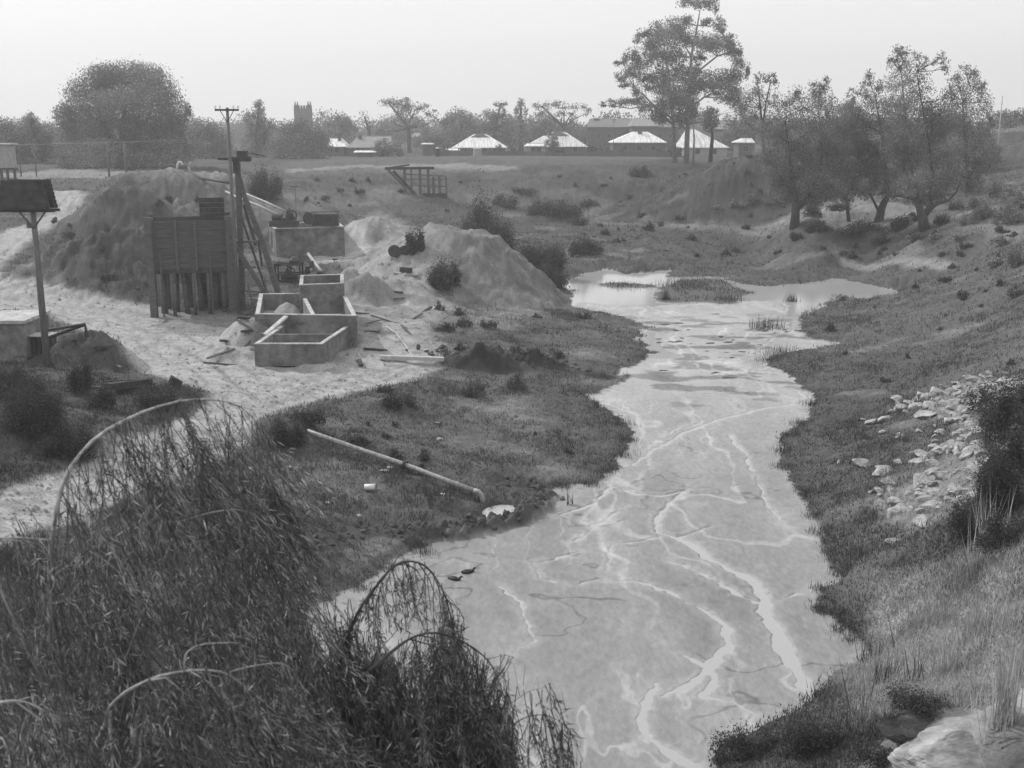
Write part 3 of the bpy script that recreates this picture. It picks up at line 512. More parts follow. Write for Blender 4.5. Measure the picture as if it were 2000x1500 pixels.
tree('willow_tree', 'leftmost willow of the right bank, with a leaning dark trunk forked low', RG, (1552, 443), B("1612 160 10 14|1592 172 24 16|1555 180 18 14|1605 188 24 20|1530 200 18 18|1575 205 34 24|1620 220 26 30|1540 235 32 26|1590 250 45 26|1515 262 26 30|1545 290 42 32|1600 295 46 38|1635 300 30 36|1505 310 24 34|1560 335 46 32|1612 350 42 32|1520 352 30 30|1545 380 26 18|1590 385 30 24|1625 378 24 18|1648 250 24 26|1655 285 26 24|1645 330 24 26"), m='leaf', dens=2.0, droop=1.4, hollow=.05, trunks=[[(1552, 446, 21), (1554, 410, 16), (1553, 380, 9), (1545, 340, 6), (1540, 280, 3)], [(1555, 408, 13), (1580, 385, 10), (1598, 360, 7), (1605, 300, 4), (1600, 230, 2)], [(1552, 380, 5), (1536, 362, 3.5), (1520, 340, 2)]])
tree('willow_tree', 'small slender willow with a thin straight trunk, between two larger willows', RG, (1658, 432), B("1672 322 28 24|1655 340 24 24|1688 345 24 24|1662 365 28 22|1650 385 20 16|1685 372 20 18|1640 330 16 22"), dens=2.0, droop=1.4, hollow=.05, trunks=[[(1659, 434, 8), (1654, 400, 6), (1650, 370, 4), (1660, 330, 2)]])
tree('willow_tree', 'middle willow with short pale-sided trunk leaning right, behind the thorny scrub', RG, (1716, 432), B("1698 152 12 16|1690 175 18 16|1668 182 14 12|1715 170 16 14|1705 200 30 24|1672 215 20 20|1738 205 20 26|1690 240 36 26|1735 250 34 30|1680 280 32 26|1725 295 40 30|1700 325 30 24|1745 335 30 30|1660 258 30 34|1655 212 22 18|1690 300 34 30|1710 352 30 20|1732 372 32 18|1690 365 20 16"), dens=2.0, m='gum', droop=1.4, hollow=.05, trunks=[[(1714, 436, 19), (1722, 405, 15), (1733, 382, 11), (1730, 330, 6), (1722, 260, 4), (1710, 190, 2)], [(1716, 412, 6), (1705, 390, 4), (1692, 370, 2)]])
tree('willow_tree', 'largest willow of the right bank, its trunk split in a wide low V', RG, (1806, 448), B("1752 98 14 12|1770 108 18 16|1742 115 10 10|1795 110 10 8|1806 125 8 14|1760 130 28 18|1790 145 28 20|1838 112 10 14|1848 132 10 14|1826 122 8 8|1755 165 34 24|1845 235 30 34|1850 190 18 20|1750 290 30 30|1795 180 32 26|1765 210 40 28|1815 225 30 30|1770 255 42 30|1825 265 36 30|1790 300 44 32|1845 310 34 30|1765 320 30 28|1820 350 40 28|1855 350 20 20|1775 360 28 22|1800 385 36 20|1835 380 22 18"), dens=2.0, m='gum', droop=1.4, hollow=.05, trunks=[[(1806, 450, 22), (1802, 425, 20), (1795, 405, 12), (1786, 388, 8), (1760, 382, 5), (1735, 384, 3)], [(1804, 420, 16), (1820, 404, 11), (1830, 398, 7), (1852, 392, 5), (1868, 375, 4), (1877, 352, 3), (1880, 330, 1.5)], [(1822, 402, 7), (1816, 380, 6), (1822, 350, 5), (1815, 280, 4), (1800, 200, 3), (1790, 140, 1.5)], [(1797, 408, 6), (1790, 370, 5), (1772, 300, 4), (1768, 220, 3), (1760, 140, 1.5)]])
tree('willow_tree', 'rightmost dense willow drooping to the slope in front of the embankment', RG, (1892, 400), B("1888 140 22 14|1905 152 12 12|1870 160 20 14|1915 170 14 14|1890 175 34 22|1925 200 16 22|1862 205 24 26|1900 220 36 26|1935 235 10 16|1870 250 30 30|1915 265 28 30|1880 300 34 30|1915 315 26 28|1870 335 26 24|1902 350 22 24|1897 380 13 20"), Y=135, m='gum', dens=2.0, droop=1.4, hollow=.05, trunks=[[(1893, 402, 12), (1890, 350, 8), (1885, 270, 6), (1880, 200, 3)]])
tree('bushy_tree', 'low tree on the right horizon behind the roadside pole', BG, (1965, 255), B("1962 228 16 14|1990 228 18 16|1975 242 24 14|1945 240 12 12|2015 225 20 20"), Y=230)
tree('bushy_tree', 'dark rounded tree hanging just right of the tallest eucalyptus trunk', BG, (1388, 290), B("1388 240 16 14|1386 252 12 10"), Y=205, dens=2)
tree('bushy_tree', 'grey distant tree behind the willows, above the white sheds', BG, (1440, 285), B("1432 240 24 16|1470 245 30 18|1420 262 20 14|1455 262 30 14"), Y=300)
tree('bushy_tree', 'grey distant tree between the leftmost and middle willows', BG, (1650, 300), B("1650 225 26 18|1640 255 36 24|1665 205 12 12|1660 280 36 20"), Y=185, m='leaf')
tree('bushy_tree', 'far dark tree at the embankment behind the rightmost willow', BG, (1930, 330), B("1935 290 22 16|1920 315 24 18|1945 310 14 14"), Y=160, m='leaf')
# far-off wooded horizon that reads as one mass
bl = []
for x in range(-340, 360, 5):
    d = random.uniform(380, 560); z = float(H(x*d/440., d, False)); h = random.uniform(6.5, 10.5)*d/450*(.8+.4*math.sin(x*.11)**2); bl.append((x*d/440., d, z+h*.45, random.uniform(7, 12), 6, h*.75))
fo = thing('x', '', '', (0, 0, 0)); V, Fq, va = cloud(bl, 1.0, 2.4, .6, 0, .2); bpy.data.objects.remove(fo)
tag(link('distant_woodland', newmesh('distant_woodland', V, Fq, M['leaf'], {'v': va})), kind='stuff')
# ---- shrubs
def shrub(px, py, w, h, label, group=None, m='shrub', lf=3.6, dens=1.8, name='shrub', cat='shrub', droop=0, Y=None, blades_=0, aspect=.5):
    r = random.Random(int(px*3+py*11))
    if Y is None: g = G(px, py)
    else: q = E(px, py, Y); g = np.array([q[0], Y, float(H(q[0], Y, False))])
    mp = mpp(g[1]); W = w*mp/2; Hh = (E(px, py-h, g[1])[2]-g[2])
    t = thing(name, label, cat, g, 0, group); bl = []; k = max(4, min(9, int(4+W*1.3)))
    for i in range(k):
        a = -.66+1.32*(i+.5)/k+r.uniform(-.1, .1); hh = Hh*(1-.75*a*a)*r.uniform(.5, 1.08); rr = W*r.uniform(.25, .5); bl.append((g[0]+a*W, g[1]+r.uniform(-.4, .5)*W+W*.3, g[2]+hh*.42, rr, rr, hh*.58))
    leafobj('foliage', bl, max(lf*mp, .035), dens*1.15, M[m], t, aspect, droop, .05, True)
    st = MB()
    for b in bl: st.tube([(g[0], g[1]+.3*W, g[2]-.1), (g[0]+(b[0]-g[0])*.5, g[1]+.3*W, b[2]*.5+g[2]*.5), (b[0], b[1], b[2]+b[5]*.5)], [max(.02, W*.03), max(.015, W*.02), .01], 5)
    st.build('stem', M['bark'], t)
    return t
shrub(518, 388, 68, 66, 'dark round bush on the rim just right of the elevator head', 'dark bushes around the workings', dens=3)
shrub(812, 494, 50, 62, 'dark pointed bush between the yard heap and the flat-topped gravel heap', 'dark bushes around the workings', dens=3)
shrub(868, 572, 84, 76, 'dark sprawling bush on the left flank of the flat-topped gravel heap', 'dark bushes around the workings', dens=2.6)
shrub(858, 608, 26, 26, 'small dark bush low on the left foot of the flat-topped heap', 'dark bushes around the workings')
shrub(948, 478, 140, 92, 'big dark drooping bush behind the flat-topped gravel heap', 'dark bushes around the workings', droop=1.5, dens=2.6, Y=108)
shrub(1060, 520, 120, 78, 'wide dark reed-like thicket between gravel heap and pool', 'dark bushes around the workings', droop=1, dens=2.2, Y=104)
shrub(1140, 500, 80, 48, 'lower grey thicket on the right side of the pool thicket', 'dark bushes around the workings', dens=2)
shrub(1075, 556, 76, 42, 'thicket reaching the left corner of the pool', 'dark bushes around the workings', dens=2.2, Y=97)
shrub(1060, 420, 70, 32, 'rounded scrub clump beneath the far bank, left one', 'scrub under the far bank'); shrub(1110, 425, 66, 40, 'rounded scrub clump beneath the far bank, right one', 'scrub under the far bank'); shrub(1150, 405, 50, 22, 'flat scrub clump highest under the far bank', 'scrub under the far bank'); shrub(985, 405, 60, 30, 'scrub clump under the far bank beside the timber chute', 'scrub under the far bank'); shrub(1250, 345, 56, 26, 'dark scrub patch at the left foot of the far spoil hill', 'scrub under the far bank'); shrub(1130, 440, 50, 20, 'low scrub in front of the two rounded scrub clumps', 'scrub under the far bank')
shrub(1020, 380, 60, 18, 'low dark scrub streak on the far bank slope', 'scrub under the far bank')
for x, y, w, h, l in [(1690, 462, 110, 44, 'widest dark bush under the middle willows'), (1600, 455, 60, 26, 'dark bush just right of the leftmost willow trunk'), (1590, 425, 40, 30, 'small bush behind the leftmost willow trunk'), (1760, 450, 60, 36, 'dark bush left of the V-shaped trunk'), (1725, 478, 40, 24, 'low tuft bush in front of the widest bush'), (1840, 440, 34, 30, 'bush right of the V-shaped trunk'), (1555, 470, 30, 20, 'single dark tussock in the open left of the willow bushes'), (1457, 448, 24, 16, 'tiny dark tussock far out on the flat'), (1268, 452, 28, 22, 'dark tussock on the flat right of the pool thicket'), (1640, 412, 50, 22, 'pale bush behind the slender willow')]:
    shrub(x, y, w, h, l, 'bushes at the foot of the willows')
for x, y, w, h in [(1480, 398, 50, 30), (1520, 402, 40, 26), (1560, 395, 40, 22), (1900, 372, 70, 36), (1960, 385, 80, 40), (1930, 430, 70, 36), (1980, 440, 70, 48), (1890, 440, 50, 26), (1960, 480, 60, 34), (1990, 520, 50, 40), (1880, 470, 40, 20), (1945, 520, 40, 22), (1830, 470, 40, 20), (1790, 470, 36, 18), (1910, 405, 50, 24), (1870, 410, 40, 24), (1985, 400, 60, 34), (1440, 405, 40, 20), (1400, 412, 30, 14), (1985, 580, 60, 30)]:
    shrub(x, y, w, h, 'low greyish scrub bush on the rising slope right of the willows' if x > 1700 else 'low greyish scrub bush at the foot of the far spoil hill', 'scrub on the right-hand slope' if x > 1700 else 'scrub at the foot of the spoil hill', m='gum', dens=1.6)
for x, y, w, h in [(925, 778, 60, 46), (1010, 765, 50, 40), (905, 640, 46, 26), (870, 650, 50, 22), (890, 545, 30, 22)]:
    shrub(x, y, w, h, 'wispy bush on the left bank beyond the pipe' if y > 700 else 'small wispy bush on the slope above the clod heap', 'wispy bushes on the left bank' if y > 700 else 'wispy bushes above the clod heap', lf=3, dens=1.4)
for x, y, w, h, l in [(560, 880, 90, 70, 'dark bush over the buried end of the discharge pipe'), (600, 830, 80, 40, 'spreading bush at the edge of the road above the pipe end'), (780, 800, 90, 34, 'dark low thicket along the bank edge above the pipe'), (160, 770, 60, 100, 'upright dark bush in front of the leaning pipe frame'), (200, 800, 70, 60, 'dark bush beside the lying trough'), (60, 860, 170, 130, 'large dark thicket on the left bank below the concrete shed'), (130, 900, 130, 90, 'dark thicket in front of the left bank, right half'), (20, 780, 130, 90, 'weedy thicket hiding the foot of the concrete shed'), (300, 800, 110, 50, 'weedy bush on the bank by the road bend'), (15, 660, 50, 50, 'dark bush behind the concrete shed'), (300, 560, 60, 22, 'low scrub behind the loading bin'), (700, 870, 60, 24, 'low bush behind the discharge pipe')]:
    shrub(x, y, w, h, l, 'dark thickets of the left bank', lf=4, dens=2.2)
for x, y, w, h, l in [(1965, 870, 120, 130, 'leafy dark thicket on the right edge above the rubble'), (1920, 800, 70, 50, 'dark bush growing at the head of the rubble'), (1890, 1060, 110, 100, 'dark hollow thicket under the rubble'), (1960, 1010, 120, 160, 'tall weedy thicket on the right edge below the rubble'), (1990, 940, 120, 130, 'weedy mass filling the right edge between the two tall thickets'), (1940, 960, 90, 80, 'dark weeds just right of the lower rubble'), (1960, 1075, 130, 80, 'dark weeds under the tall weedy thicket'), (2010, 820, 80, 110, 'bush cut by the right edge beside the rubble'), (1800, 1405, 150, 60, 'dark low bush over the grassy hummock'), (1470, 1490, 170, 50, 'dark weedy bush at the bottom edge beside the stream mouth'), (1600, 1480, 180, 55, 'weedy thicket along the bottom bank'), (1720, 1495, 150, 40, 'weedy bush between the bottom thicket and the pale boulder')]:
    shrub(x, y, w, h, l, 'dark thickets of the right bank', lf=4.5, dens=1.7)
# tussocks: three prototypes copied over the flats
protos = [shrub(x, y, 26, 15, 'small grass tussock', 'tussocks', lf=3) for x, y in ((1350, 470), (1420, 500), (1330, 430))]
def copy_thing(t, loc, sc, rz_, label, group):
    c = t.copy(); COL.objects.link(c); c.location = [float(q) for q in loc]; c.scale = (sc, sc, sc); c.rotation_euler = (0, 0, rz_); c['label'] = label; c['group'] = group
    for ch in list(t.children):
        d = ch.copy(); COL.objects.link(d); d.parent = c
ZN = [((1150, 420), (1560, 510), 26, 'small dark tussock on the open flat beyond the pool', 'tussocks beyond the pool'), ((1600, 450), (1990, 600), 46, 'small dark tussock on the slope right of the pool', 'tussocks right of the pool'), ((560, 345), (1270, 440), 40, 'small dark tussock on the far quarry bank', 'tussocks on the far bank'), ((1700, 380), (1995, 470), 34, 'small dark tussock among the scrub right of the willows', 'tussocks near the willows'), ((1620, 620), (1990, 760), 14, 'small dark tussock on the right-hand turf above the rubble', 'tussocks above the rubble'), ((560, 760), (1120, 920), 18, 'small dark tussock on the turf around the discharge pipe', 'tussocks around the pipe'), ((60, 390), (470, 570), 26, 'small dark tussock on the left spoil mounds', 'tussocks on the left mounds'), ((850, 600), (1220, 700), 14, 'small dark tussock on the turf below the gravel heap', 'tussocks below the gravel heap'), ((1310, 300), (1500, 390), 16, 'small dark tussock on the far spoil hill', 'tussocks on the far spoil hill')]
for (xa, ya), (xb, yb), n, lab, gp in ZN:
    for k in range(int(n*.6)):
        g = G(random.uniform(xa, xb), random.uniform(ya, yb))
        if float(shore(np.array([g[0]]), np.array([g[1]]))[0]) < 1 or sdf(TRK[0], np.array([g[0]]), np.array([g[1]]))[0] < .5: continue
        copy_thing(protos[k % 3], g, random.uniform(.3, 1.0)*(.5+g[1]/260), random.uniform(0, 6), lab, gp)
for t_, l_ in zip(protos, ('small dark tussock in the middle of the open flat', 'small dark tussock nearest the far pool on the flat', 'small dark tussock farthest out on the flat')): t_['label'] = l_; t_['group'] = 'lone tussocks'
def rock(seed, sub=3, flat=.6, ang=.5):
    import bmesh
    bm = bmesh.new(); bmesh.ops.create_icosphere(bm, subdivisions=sub, radius=.5); r = np.random.default_rng(seed); ax = r.normal(size=(12, 3)); ax = unit(ax); cut = r.uniform(.2, .38, 12)
    for v in bm.verts:
        p = np.array(v.co)
        for a, c_ in zip(ax, cut):
            d = p@a
            if d > c_: p = p-a*(d-c_)
        p = p*(1+ang*.3*r.normal()*.18); p[2] *= flat; v.co = p
    me = bpy.data.meshes.new('stone'); bm.to_mesh(me); bm.free(); return me
lumps = [rock(200+q, 3, .8, 1.2) for q in range(4)]
for q in lumps: q.materials.append(M['clod'])
# ---- reeds and stalks
def clump(px, py, w, h, n, label, cat='reeds', name='reed_clump', m='reed', group=None, wd=.02, lean=.25, Y=None):
    g = G(px, py); mp = mpp(g[1]); c = np.stack([g[0]+rng.normal(size=n)*w*mp*.3, g[1]+rng.normal(size=n)*w*mp*.3, np.zeros(n)], 1)
    c[:, 2] = H(c[:, 0], c[:, 1], False)-.05; V, Fq, va = blades(c, rng.uniform(.5, 1.1, n)*h*mp, np.full(n, max(wd, mp*1.0)), lean)
    return tag(link(name, newmesh(name, V-g, Fq, M[m], {'v': va}), None, [float(q) for q in g]), label, cat, group)
for x, y, w, h, n, l in [(1345, 560, 90, 22, 260, 'dark reeds partly standing in for reflections in the middle of the far pool'), (1300, 585, 14, 24, 90, 'small square clump of reeds at the front of the far pool'), (1420, 585, 50, 16, 160, 'reeds on the mud spit between the two halves of the pool'), (1545, 590, 24, 20, 90, 'reeds in the right half of the far pool'), (1500, 640, 60, 26, 180, 'reeds at the narrow outlet of the pool'), (1525, 690, 70, 18, 170, 'reeds on the point right of the mud flat'), (1220, 556, 110, 8, 150, 'low strip of reeds across the left half of the pool')]:
    clump(x, y, w, h, n, l, group='reed beds in the pool')
for i, (x, y) in enumerate([(1545, 850), (1530, 880), (1528, 915), (1570, 960), (1590, 1010), (1600, 1040), (1620, 1080), (1640, 1120), (1600, 1150), (1600, 1190), (1640, 1230), (1215, 830), (1225, 860), (1215, 890), (1190, 920), (1150, 945), (1100, 950), (830, 1080), (760, 1110), (1500, 705), (1590, 790), (1560, 830), (700, 1150), (1660, 1250)]):
    clump(x, y, 38, 18, 130, 'short ragged waterside tuft along the left edge of the mud' if x < 1300 else 'short ragged waterside tuft along the right edge of the mud', 'tuft', 'waterside_tuft', group='tufts on the left water edge' if x < 1300 else 'tufts on the right water edge', wd=.02, lean=.5)
for x, y, h, n, l in [(1905, 1235, 70, 46, 'upright clump of dry reeds on the right, tallest and densest'), (1940, 1240, 80, 30, 'thin dry reeds right of the densest clump'), (1850, 1315, 95, 30, 'dry reeds above the grassy hummock'), (1790, 1330, 90, 12, 'few dark stalks left of the hummock reeds'), (1730, 1330, 60, 30, 'short dark reeds on the bank shoulder'), (1960, 1400, 130, 60, 'tangle of pale dry stalks at the right edge'), (1690, 1390, 130, 9, 'tall bare stalks in front of the mud'), (1620, 1440, 120, 12, 'bare stalks near the stream mouth'), (1540, 1470, 140, 10, 'bare leafless stalks over the water at the bottom'), (1930, 1060, 110, 30, 'dry stalks over the dark hollow thicket'), (1890, 1110, 70, 8, 'three pale stalks in front of the dark hollow'), (1700, 1300, 90, 14, 'dark stalks by the corner of the mud'), (1980, 1330, 110, 40, 'pale stalks leaning at the right edge')]:
    clump(x, y, 50, h*1.25, int(n*1.5), l, 'reeds', 'dry_stalks', m='dry' if 'pale' in l or 'dry' in l else 'reed', group='dry stalks on the right bank', wd=.03, lean=.35)
clump(1112, 985, 14, 34, 9, 'lone dark forked stick standing in the mud', 'stick', 'dead_stick', wd=.05, lean=.6)
for k in range(44):
    px, py = random.uniform(1200, 1540), random.gauss(660, 34); g = atz(px, py, .02)
    if float(shore(np.array([g[0]]), np.array([g[1]]))[0]) > -.3 or py < 600: continue
    o = link('mud_lump', lumps[k % 4], None, [float(q) for q in g]); w_ = random.uniform(.25, .9); o.scale = (w_*1.5, w_*.8, w_*.28); o.rotation_euler = (0, 0, random.uniform(0, 6)); tag(o, 'low dark mud lump on the flats in front of the pool', 'mud lump', 'mud lumps in front of the pool')
# ---- near grass on the right bank: dry and longer
p2 = np.nonzero((yf < 44) & (yf > 17) & (gr > .3) & (xf > 7) & (alb > .15))[0]; p2 = p2[rng.random(len(p2)) < .5]
c = np.stack([xf[p2]+rng.normal(size=len(p2))*.05, yf[p2]+rng.normal(size=len(p2))*.05, zf[p2]-.02], 1)
V, Fq, va = blades(c, rng.uniform(.12, .38, len(c)), np.full(len(c), .014), 1.1, rng.uniform(.7, 1.4, len(c))); tag(link('dry_grass', newmesh('dry_grass', V, Fq, M['dry'], {'v': va})), kind='stuff')
# ---- rubble stones
stones = [rock(s) for s in range(10)]
for s in stones: s.materials.append(M['rubble'])
SP = patch("1800 770 1880 745 2000 735 2000 780 1910 800 1940 860 1920 960 1860 1000 1780 1020 1740 990 1740 960 1850 900 1860 840 1810 800")
n = 0
while n < 290:
    p = np.array([random.uniform(SP[:, 0].min(), SP[:, 0].max()), random.uniform(SP[:, 1].min(), SP[:, 1].max())]); s = sdf(SP, np.array([p[0]]), np.array([p[1]]))[0]
    if s > random.expovariate(.8)-.2: continue
    o = link('rubble_stone', stones[n % 10], None, (p[0], p[1], float(H(p[0], p[1]))+.03)); k = random.choice([.24, .3, .36, .42, .5, .58, .7, .85])*random.uniform(.8, 1.25); o.scale = (k*1.3, k, k); o.rotation_euler = (random.uniform(-.4, .4), random.uniform(-.4, .4), random.uniform(0, 6)); tag(o, 'pale broken stone in the rubble tipped down the right bank', 'stone', 'rubble stones on the right bank'); n += 1
cl = [rock(60+s, 2, .8, 1.6) for s in range(6)]
for s in cl: s.materials.append(M['clod'])
n = 0
for i in range(len(RIDGE)-1):
    for k in range(15):
        f = random.random(); a = RIDGE[i]; b_ = RIDGE[i+1]; x = a[0]+(b_[0]-a[0])*f+random.gauss(0, .25); y = a[1]+(b_[1]-a[1])*f+random.gauss(0, .3)
        o = link('earth_clod', cl[n % 6], None, (x, y, float(H(x, y))+.02)); s = random.uniform(.12, .34); o.scale = (s*1.2, s, s); o.rotation_euler = (random.random()*3, random.random()*3, random.random()*6); tag(o, 'dark earth clod on the low ridge beside the outlet pool', 'clod', 'clods on the outlet ridge'); n += 1
c0 = g0(985, 705)
for k in range(190):
    x = c0[0]+random.gauss(0, 1.8); y = c0[1]+random.gauss(0, .6)
    o = link('earth_clod', cl[k % 6], None, (x, y, float(H(x, y))+.02)); s = random.uniform(.18, .5); o.scale = (s*1.2, s, s); o.rotation_euler = (random.random()*3, random.random()*3, random.random()*6); tag(o, 'dark earth clod in the dumped heap beside the pale yard', 'clod', 'clods of the dumped heap')
bo = rock(99, 5, .75, .05); vb = np.array([v.co for v in bo.vertices]); nb = fbm(vb[:, 0]*5+vb[:, 2]*4, vb[:, 1]*5-vb[:, 2]*3, 5, 92)
for v, q in zip(bo.vertices, nb): v.co = v.co*(1+.20*float(q))
bo.materials.append(M['rubble']); g = G(1912, 1496); o = link('boulder', bo, None, g+np.array([0, .35, -.1])); o.scale = (3.0, 1.8, 1.35); tag(o, 'broad pale domed boulder at the bottom right corner', 'boulder')
bo2 = rock(98, 5, .8, .05)
for v, q in zip(bo2.vertices, nb): v.co = v.co*(1+.25*float(q))
bo2.materials.append(M['clod']); g = G(1805, 1425); o = link('boulder', bo2, None, g+np.array([0, .2, -.05])); o.scale = (1.7, 1.0, .95); tag(o, 'dark earthy hummock just above the pale domed boulder', 'boulder')
# uncountable gravel and crumbs of earth
cand = np.nonzero((gr < .5) & (alb > .12) & (s_ > .4) & (yf > 20) & (yf < 150) & (np.abs(xf/(yf+14)) < .5))[0]; cand = rng.choice(cand, min(11000, len(cand)), False); n = len(cand)
c = np.stack([xf[cand]+rng.normal(size=n)*.1, yf[cand]+rng.normal(size=n)*.1, zf[cand]], 1); sz = rng.uniform(.015, .05, n)*rng.choice([1, 1, 1, 1, 1, 2.6], n)*(.6+yf[cand]/110)
tv = np.array([(-1, -.6, -.2), (1, -.7, -.2), (.1, 1, -.2), (0, 0, .75)]); rot = rng.uniform(0, 6.28, n); cs, sn = np.cos(rot), np.sin(rot)
q = tv[None]*sz[:, None, None]; V = np.stack([q[..., 0]*cs[:, None]-q[..., 1]*sn[:, None], q[..., 0]*sn[:, None]+q[..., 1]*cs[:, None], q[..., 2]], -1)+c[:, None]
Fq = (np.arange(n)[:, None, None]*4+np.array([(0, 1, 3), (1, 2, 3), (2, 0, 3)])[None]).reshape(-1, 3); tag(link('gravel', newmesh('gravel', V.reshape(-1, 3), Fq, M['grass'], {'v': np.repeat(alb[cand]*rng.uniform(.6, 1.3, n), 4)})), kind='stuff')
# ---- loading bin
YB = G(380, 616)[1]; gb = G(380, 616); t = thing('loading_bin', 'tall dark plank loading bin raised on timber legs beside the pale yard', 'loading bin', gb); rz = .27
def Lb(x, y, z): return gb+np.array([x*math.cos(rz)-y*math.sin(rz), x*math.sin(rz)+y*math.cos(rz), z])
Wd, Dp, z0, z1 = 4.75, 3.6, 3.05, 6.15
m1 = MB()
for i in range(9):
    h = (z1-z0)/9; z = z0+h*(i+.5); o = random.uniform(-.02, .02)
    for (a, b_) in (((-Wd/2, o), (Wd/2, o)), ((-Wd/2, Dp), (Wd/2, Dp)), ((-Wd/2+.06, .05), (-Wd/2+.06, Dp)), ((Wd/2-.06, .05), (Wd/2-.06, Dp))):
        m1.bar(Lb(a[0], a[1], z+random.uniform(-.01, .01)), Lb(b_[0], b_[1], z+random.uniform(-.02, .02)), .07, h*.94, )
m1.build('plank_wall', M['plank'], t)
for x in (-Wd/2-.1, Wd/2+.12):
    for y in (-.12, Dp+.12):
        MB().bar(Lb(x, y, -.2), Lb(x, y, z1+.25), .42, .36).build('corner_post', M['timber'], t)
for x in (-.85, 0.35): MB().bar(Lb(x, -.09, z0-.1), Lb(x, -.09, z1), .16, .1).build('batten', M['timber'], t)
fb = MB()
for y in (.1, Dp*.5, Dp-.1): fb.bar(Lb(-Wd/2, y, z0-.15), Lb(Wd/2, y, z0-.15), .25, .25)
for i in range(8): fb.bar(Lb(-Wd/2+.3+i*.6, 0, z0-.02), Lb(-Wd/2+.3+i*.6, Dp, z0-.02), .5, .06)
fb.build('floor_beams', M['darkwood'], t)
for x, y, r_, ln in [(-1.85, .9, .22, .0), (-1.3, .0, .11, .12), (-1.6, 2.2, .14, 0), (-.95, 1.4, .13, -.1), (-.55, .6, .17, .15), (-.15, 2.4, .12, 0), (.05, .0, .1, .05), (.4, 1.0, .17, .08), (.75, 2.6, .2, 0), (1.0, .1, .12, 0), (1.35, 1.3, .26, -.1), (1.7, 2.6, .18, 0), (1.95, .2, .13, 0), (2.1, 1.9, .16, 0), (-2.1, 3.0, .2, 0), (-.4, 3.3, .22, 0), (1.0, 3.4, .24, 0)]:
    MB().tube([Lb(x+ln, y, -.25), Lb(x, y, z0-.27)], [r_*1.1, r_], 8, wob=.05).build('leg', M['timber'], t, smooth=True)
MB().box(Lb(.9, 2.6, 1.1), (1.2, .5, 1.4), rz).build('chute_gate', M['darkwood'], t)
ub_ = MB(); 
for i in range(4): ub_.bar(Lb(.75, 1.7, z1+.18+i*.33), Lb(2.3, 1.7, z1+.18+i*.33), .06, .31)
for i in range(4): ub_.bar(Lb(.75, 1.75, z1+.18+i*.33), Lb(.75, 3.2, z1+.18+i*.33), .06, .31)
ub_.build('upper_hopper', M['darkwood'], t)
for x, y in ((-2.0, -.2), (1.1, -.25)): MB().tube([Lb(x+.1, y-.1, -.1), Lb(x+.1, y+.08, 4.2)], .055, 6).build('prop', M['palewood'] if 0 else M['timber'], t)
# ---- tall power pole
def pole(px, pytop, pybase, Y, w, label, arms=(), group=None, name='utility_pole', extra=None, mt='pole'):
    b_ = E(px, pybase, Y); zt = None; q = E(px, pytop, Y); g = np.array([b_[0], Y, float(H(b_[0], Y, False))]); t = thing(name, label, 'pole', g, 0, group)
    top = np.array([b_[0], Y, q[2]]); MB().tube([g-[0, 0, .3], (g+top)/2, top], [w/2, w*.42, w*.33], 10, wob=.03).build('shaft', M[mt], t, smooth=True)
    for dz, hw in arms:
        MB().bar(top+[-hw, -.12, -dz], top+[hw, -.12, -dz], .1, .12).build('crossarm', M['darkwood'], t)
        for s in (-1, -.6, .6, 1): MB().lathe(top+[hw*s*.95, -.12, -dz+.06], [(.03, 0), (.03, .08), (.07, .1), (.07, .17), (.03, .22)], 8).build('insulator', M['white'], t)
        st = MB(); 
        for s in (-1, 1): st.bar(top+[s*hw*.6, -.14, -dz], top+[0, -.14, -dz-.75], .04)
        st.build('brace', M['darkwood'], t)
    return t, top
tp, top1 = pole(466, 210, 617, YB+.1, .27, 'tall timber power pole rising beside the loading bin, with a crossarm at its top', arms=((.15, .75),))
# ---- inclined elevator
YE = YB+1.2; ge = G(500, 612); t = thing('bucket_elevator', 'leaning timber elevator frame with a platform head, right of the loading bin', 'elevator', np.array([E(505, 575, YE)[0], YE, float(H(E(505, 575, YE)[0], YE))]))
for a, b_, w_ in [((464, 318), (475, 612), 9), ]: MB().bar(E(*a, YE), E(*b_, YE)+[0, 0, -.2], w_*mpp(YE)).build('mast', M['timber'], t)
for l in [(464, 335, 480, 392, 8), (479, 388, 512, 470, 9), (511, 466, 544, 575, 10)]: bars(MB(), [l], YE).build('stringer', M['timber'], t)
for l in [(462, 484, 520, 576, 8, -.5, -.5), (470, 420, 522, 572, 4, .8, .8), (476, 400, 500, 480, 5, .5, .5), (492, 445, 512, 470, 4, .6, .6), (484, 556, 499, 616, 3, -1, -1), (505, 470, 512, 520, 4, .4, .4)]: bars(MB(), [l], YE).build('brace', M['timber'], t)
bars(MB(), [(457, 474, 512, 471, 4), (462, 525, 500, 522, 3)], YE).build('rail', M['timber'], t)
c = E(471, 311, YE); MB().box(c, (1.1, 1.0, .28)).build('platform', M['darkwood'], t)
MB().box(c+[.1, 0, .32], (.62, .6, .42)).box(c+[-.35, 0, -.45], (.3, .5, .9)).build('head_box', M['iron'], t)
MB().bar(c+[-1.5, 0, .02], c+[-.5, 0, .0], .14).bar(c+[.5, 0, .4], c+[1.5, 0, .2], .05).build('boom', M['darkwood'], t)
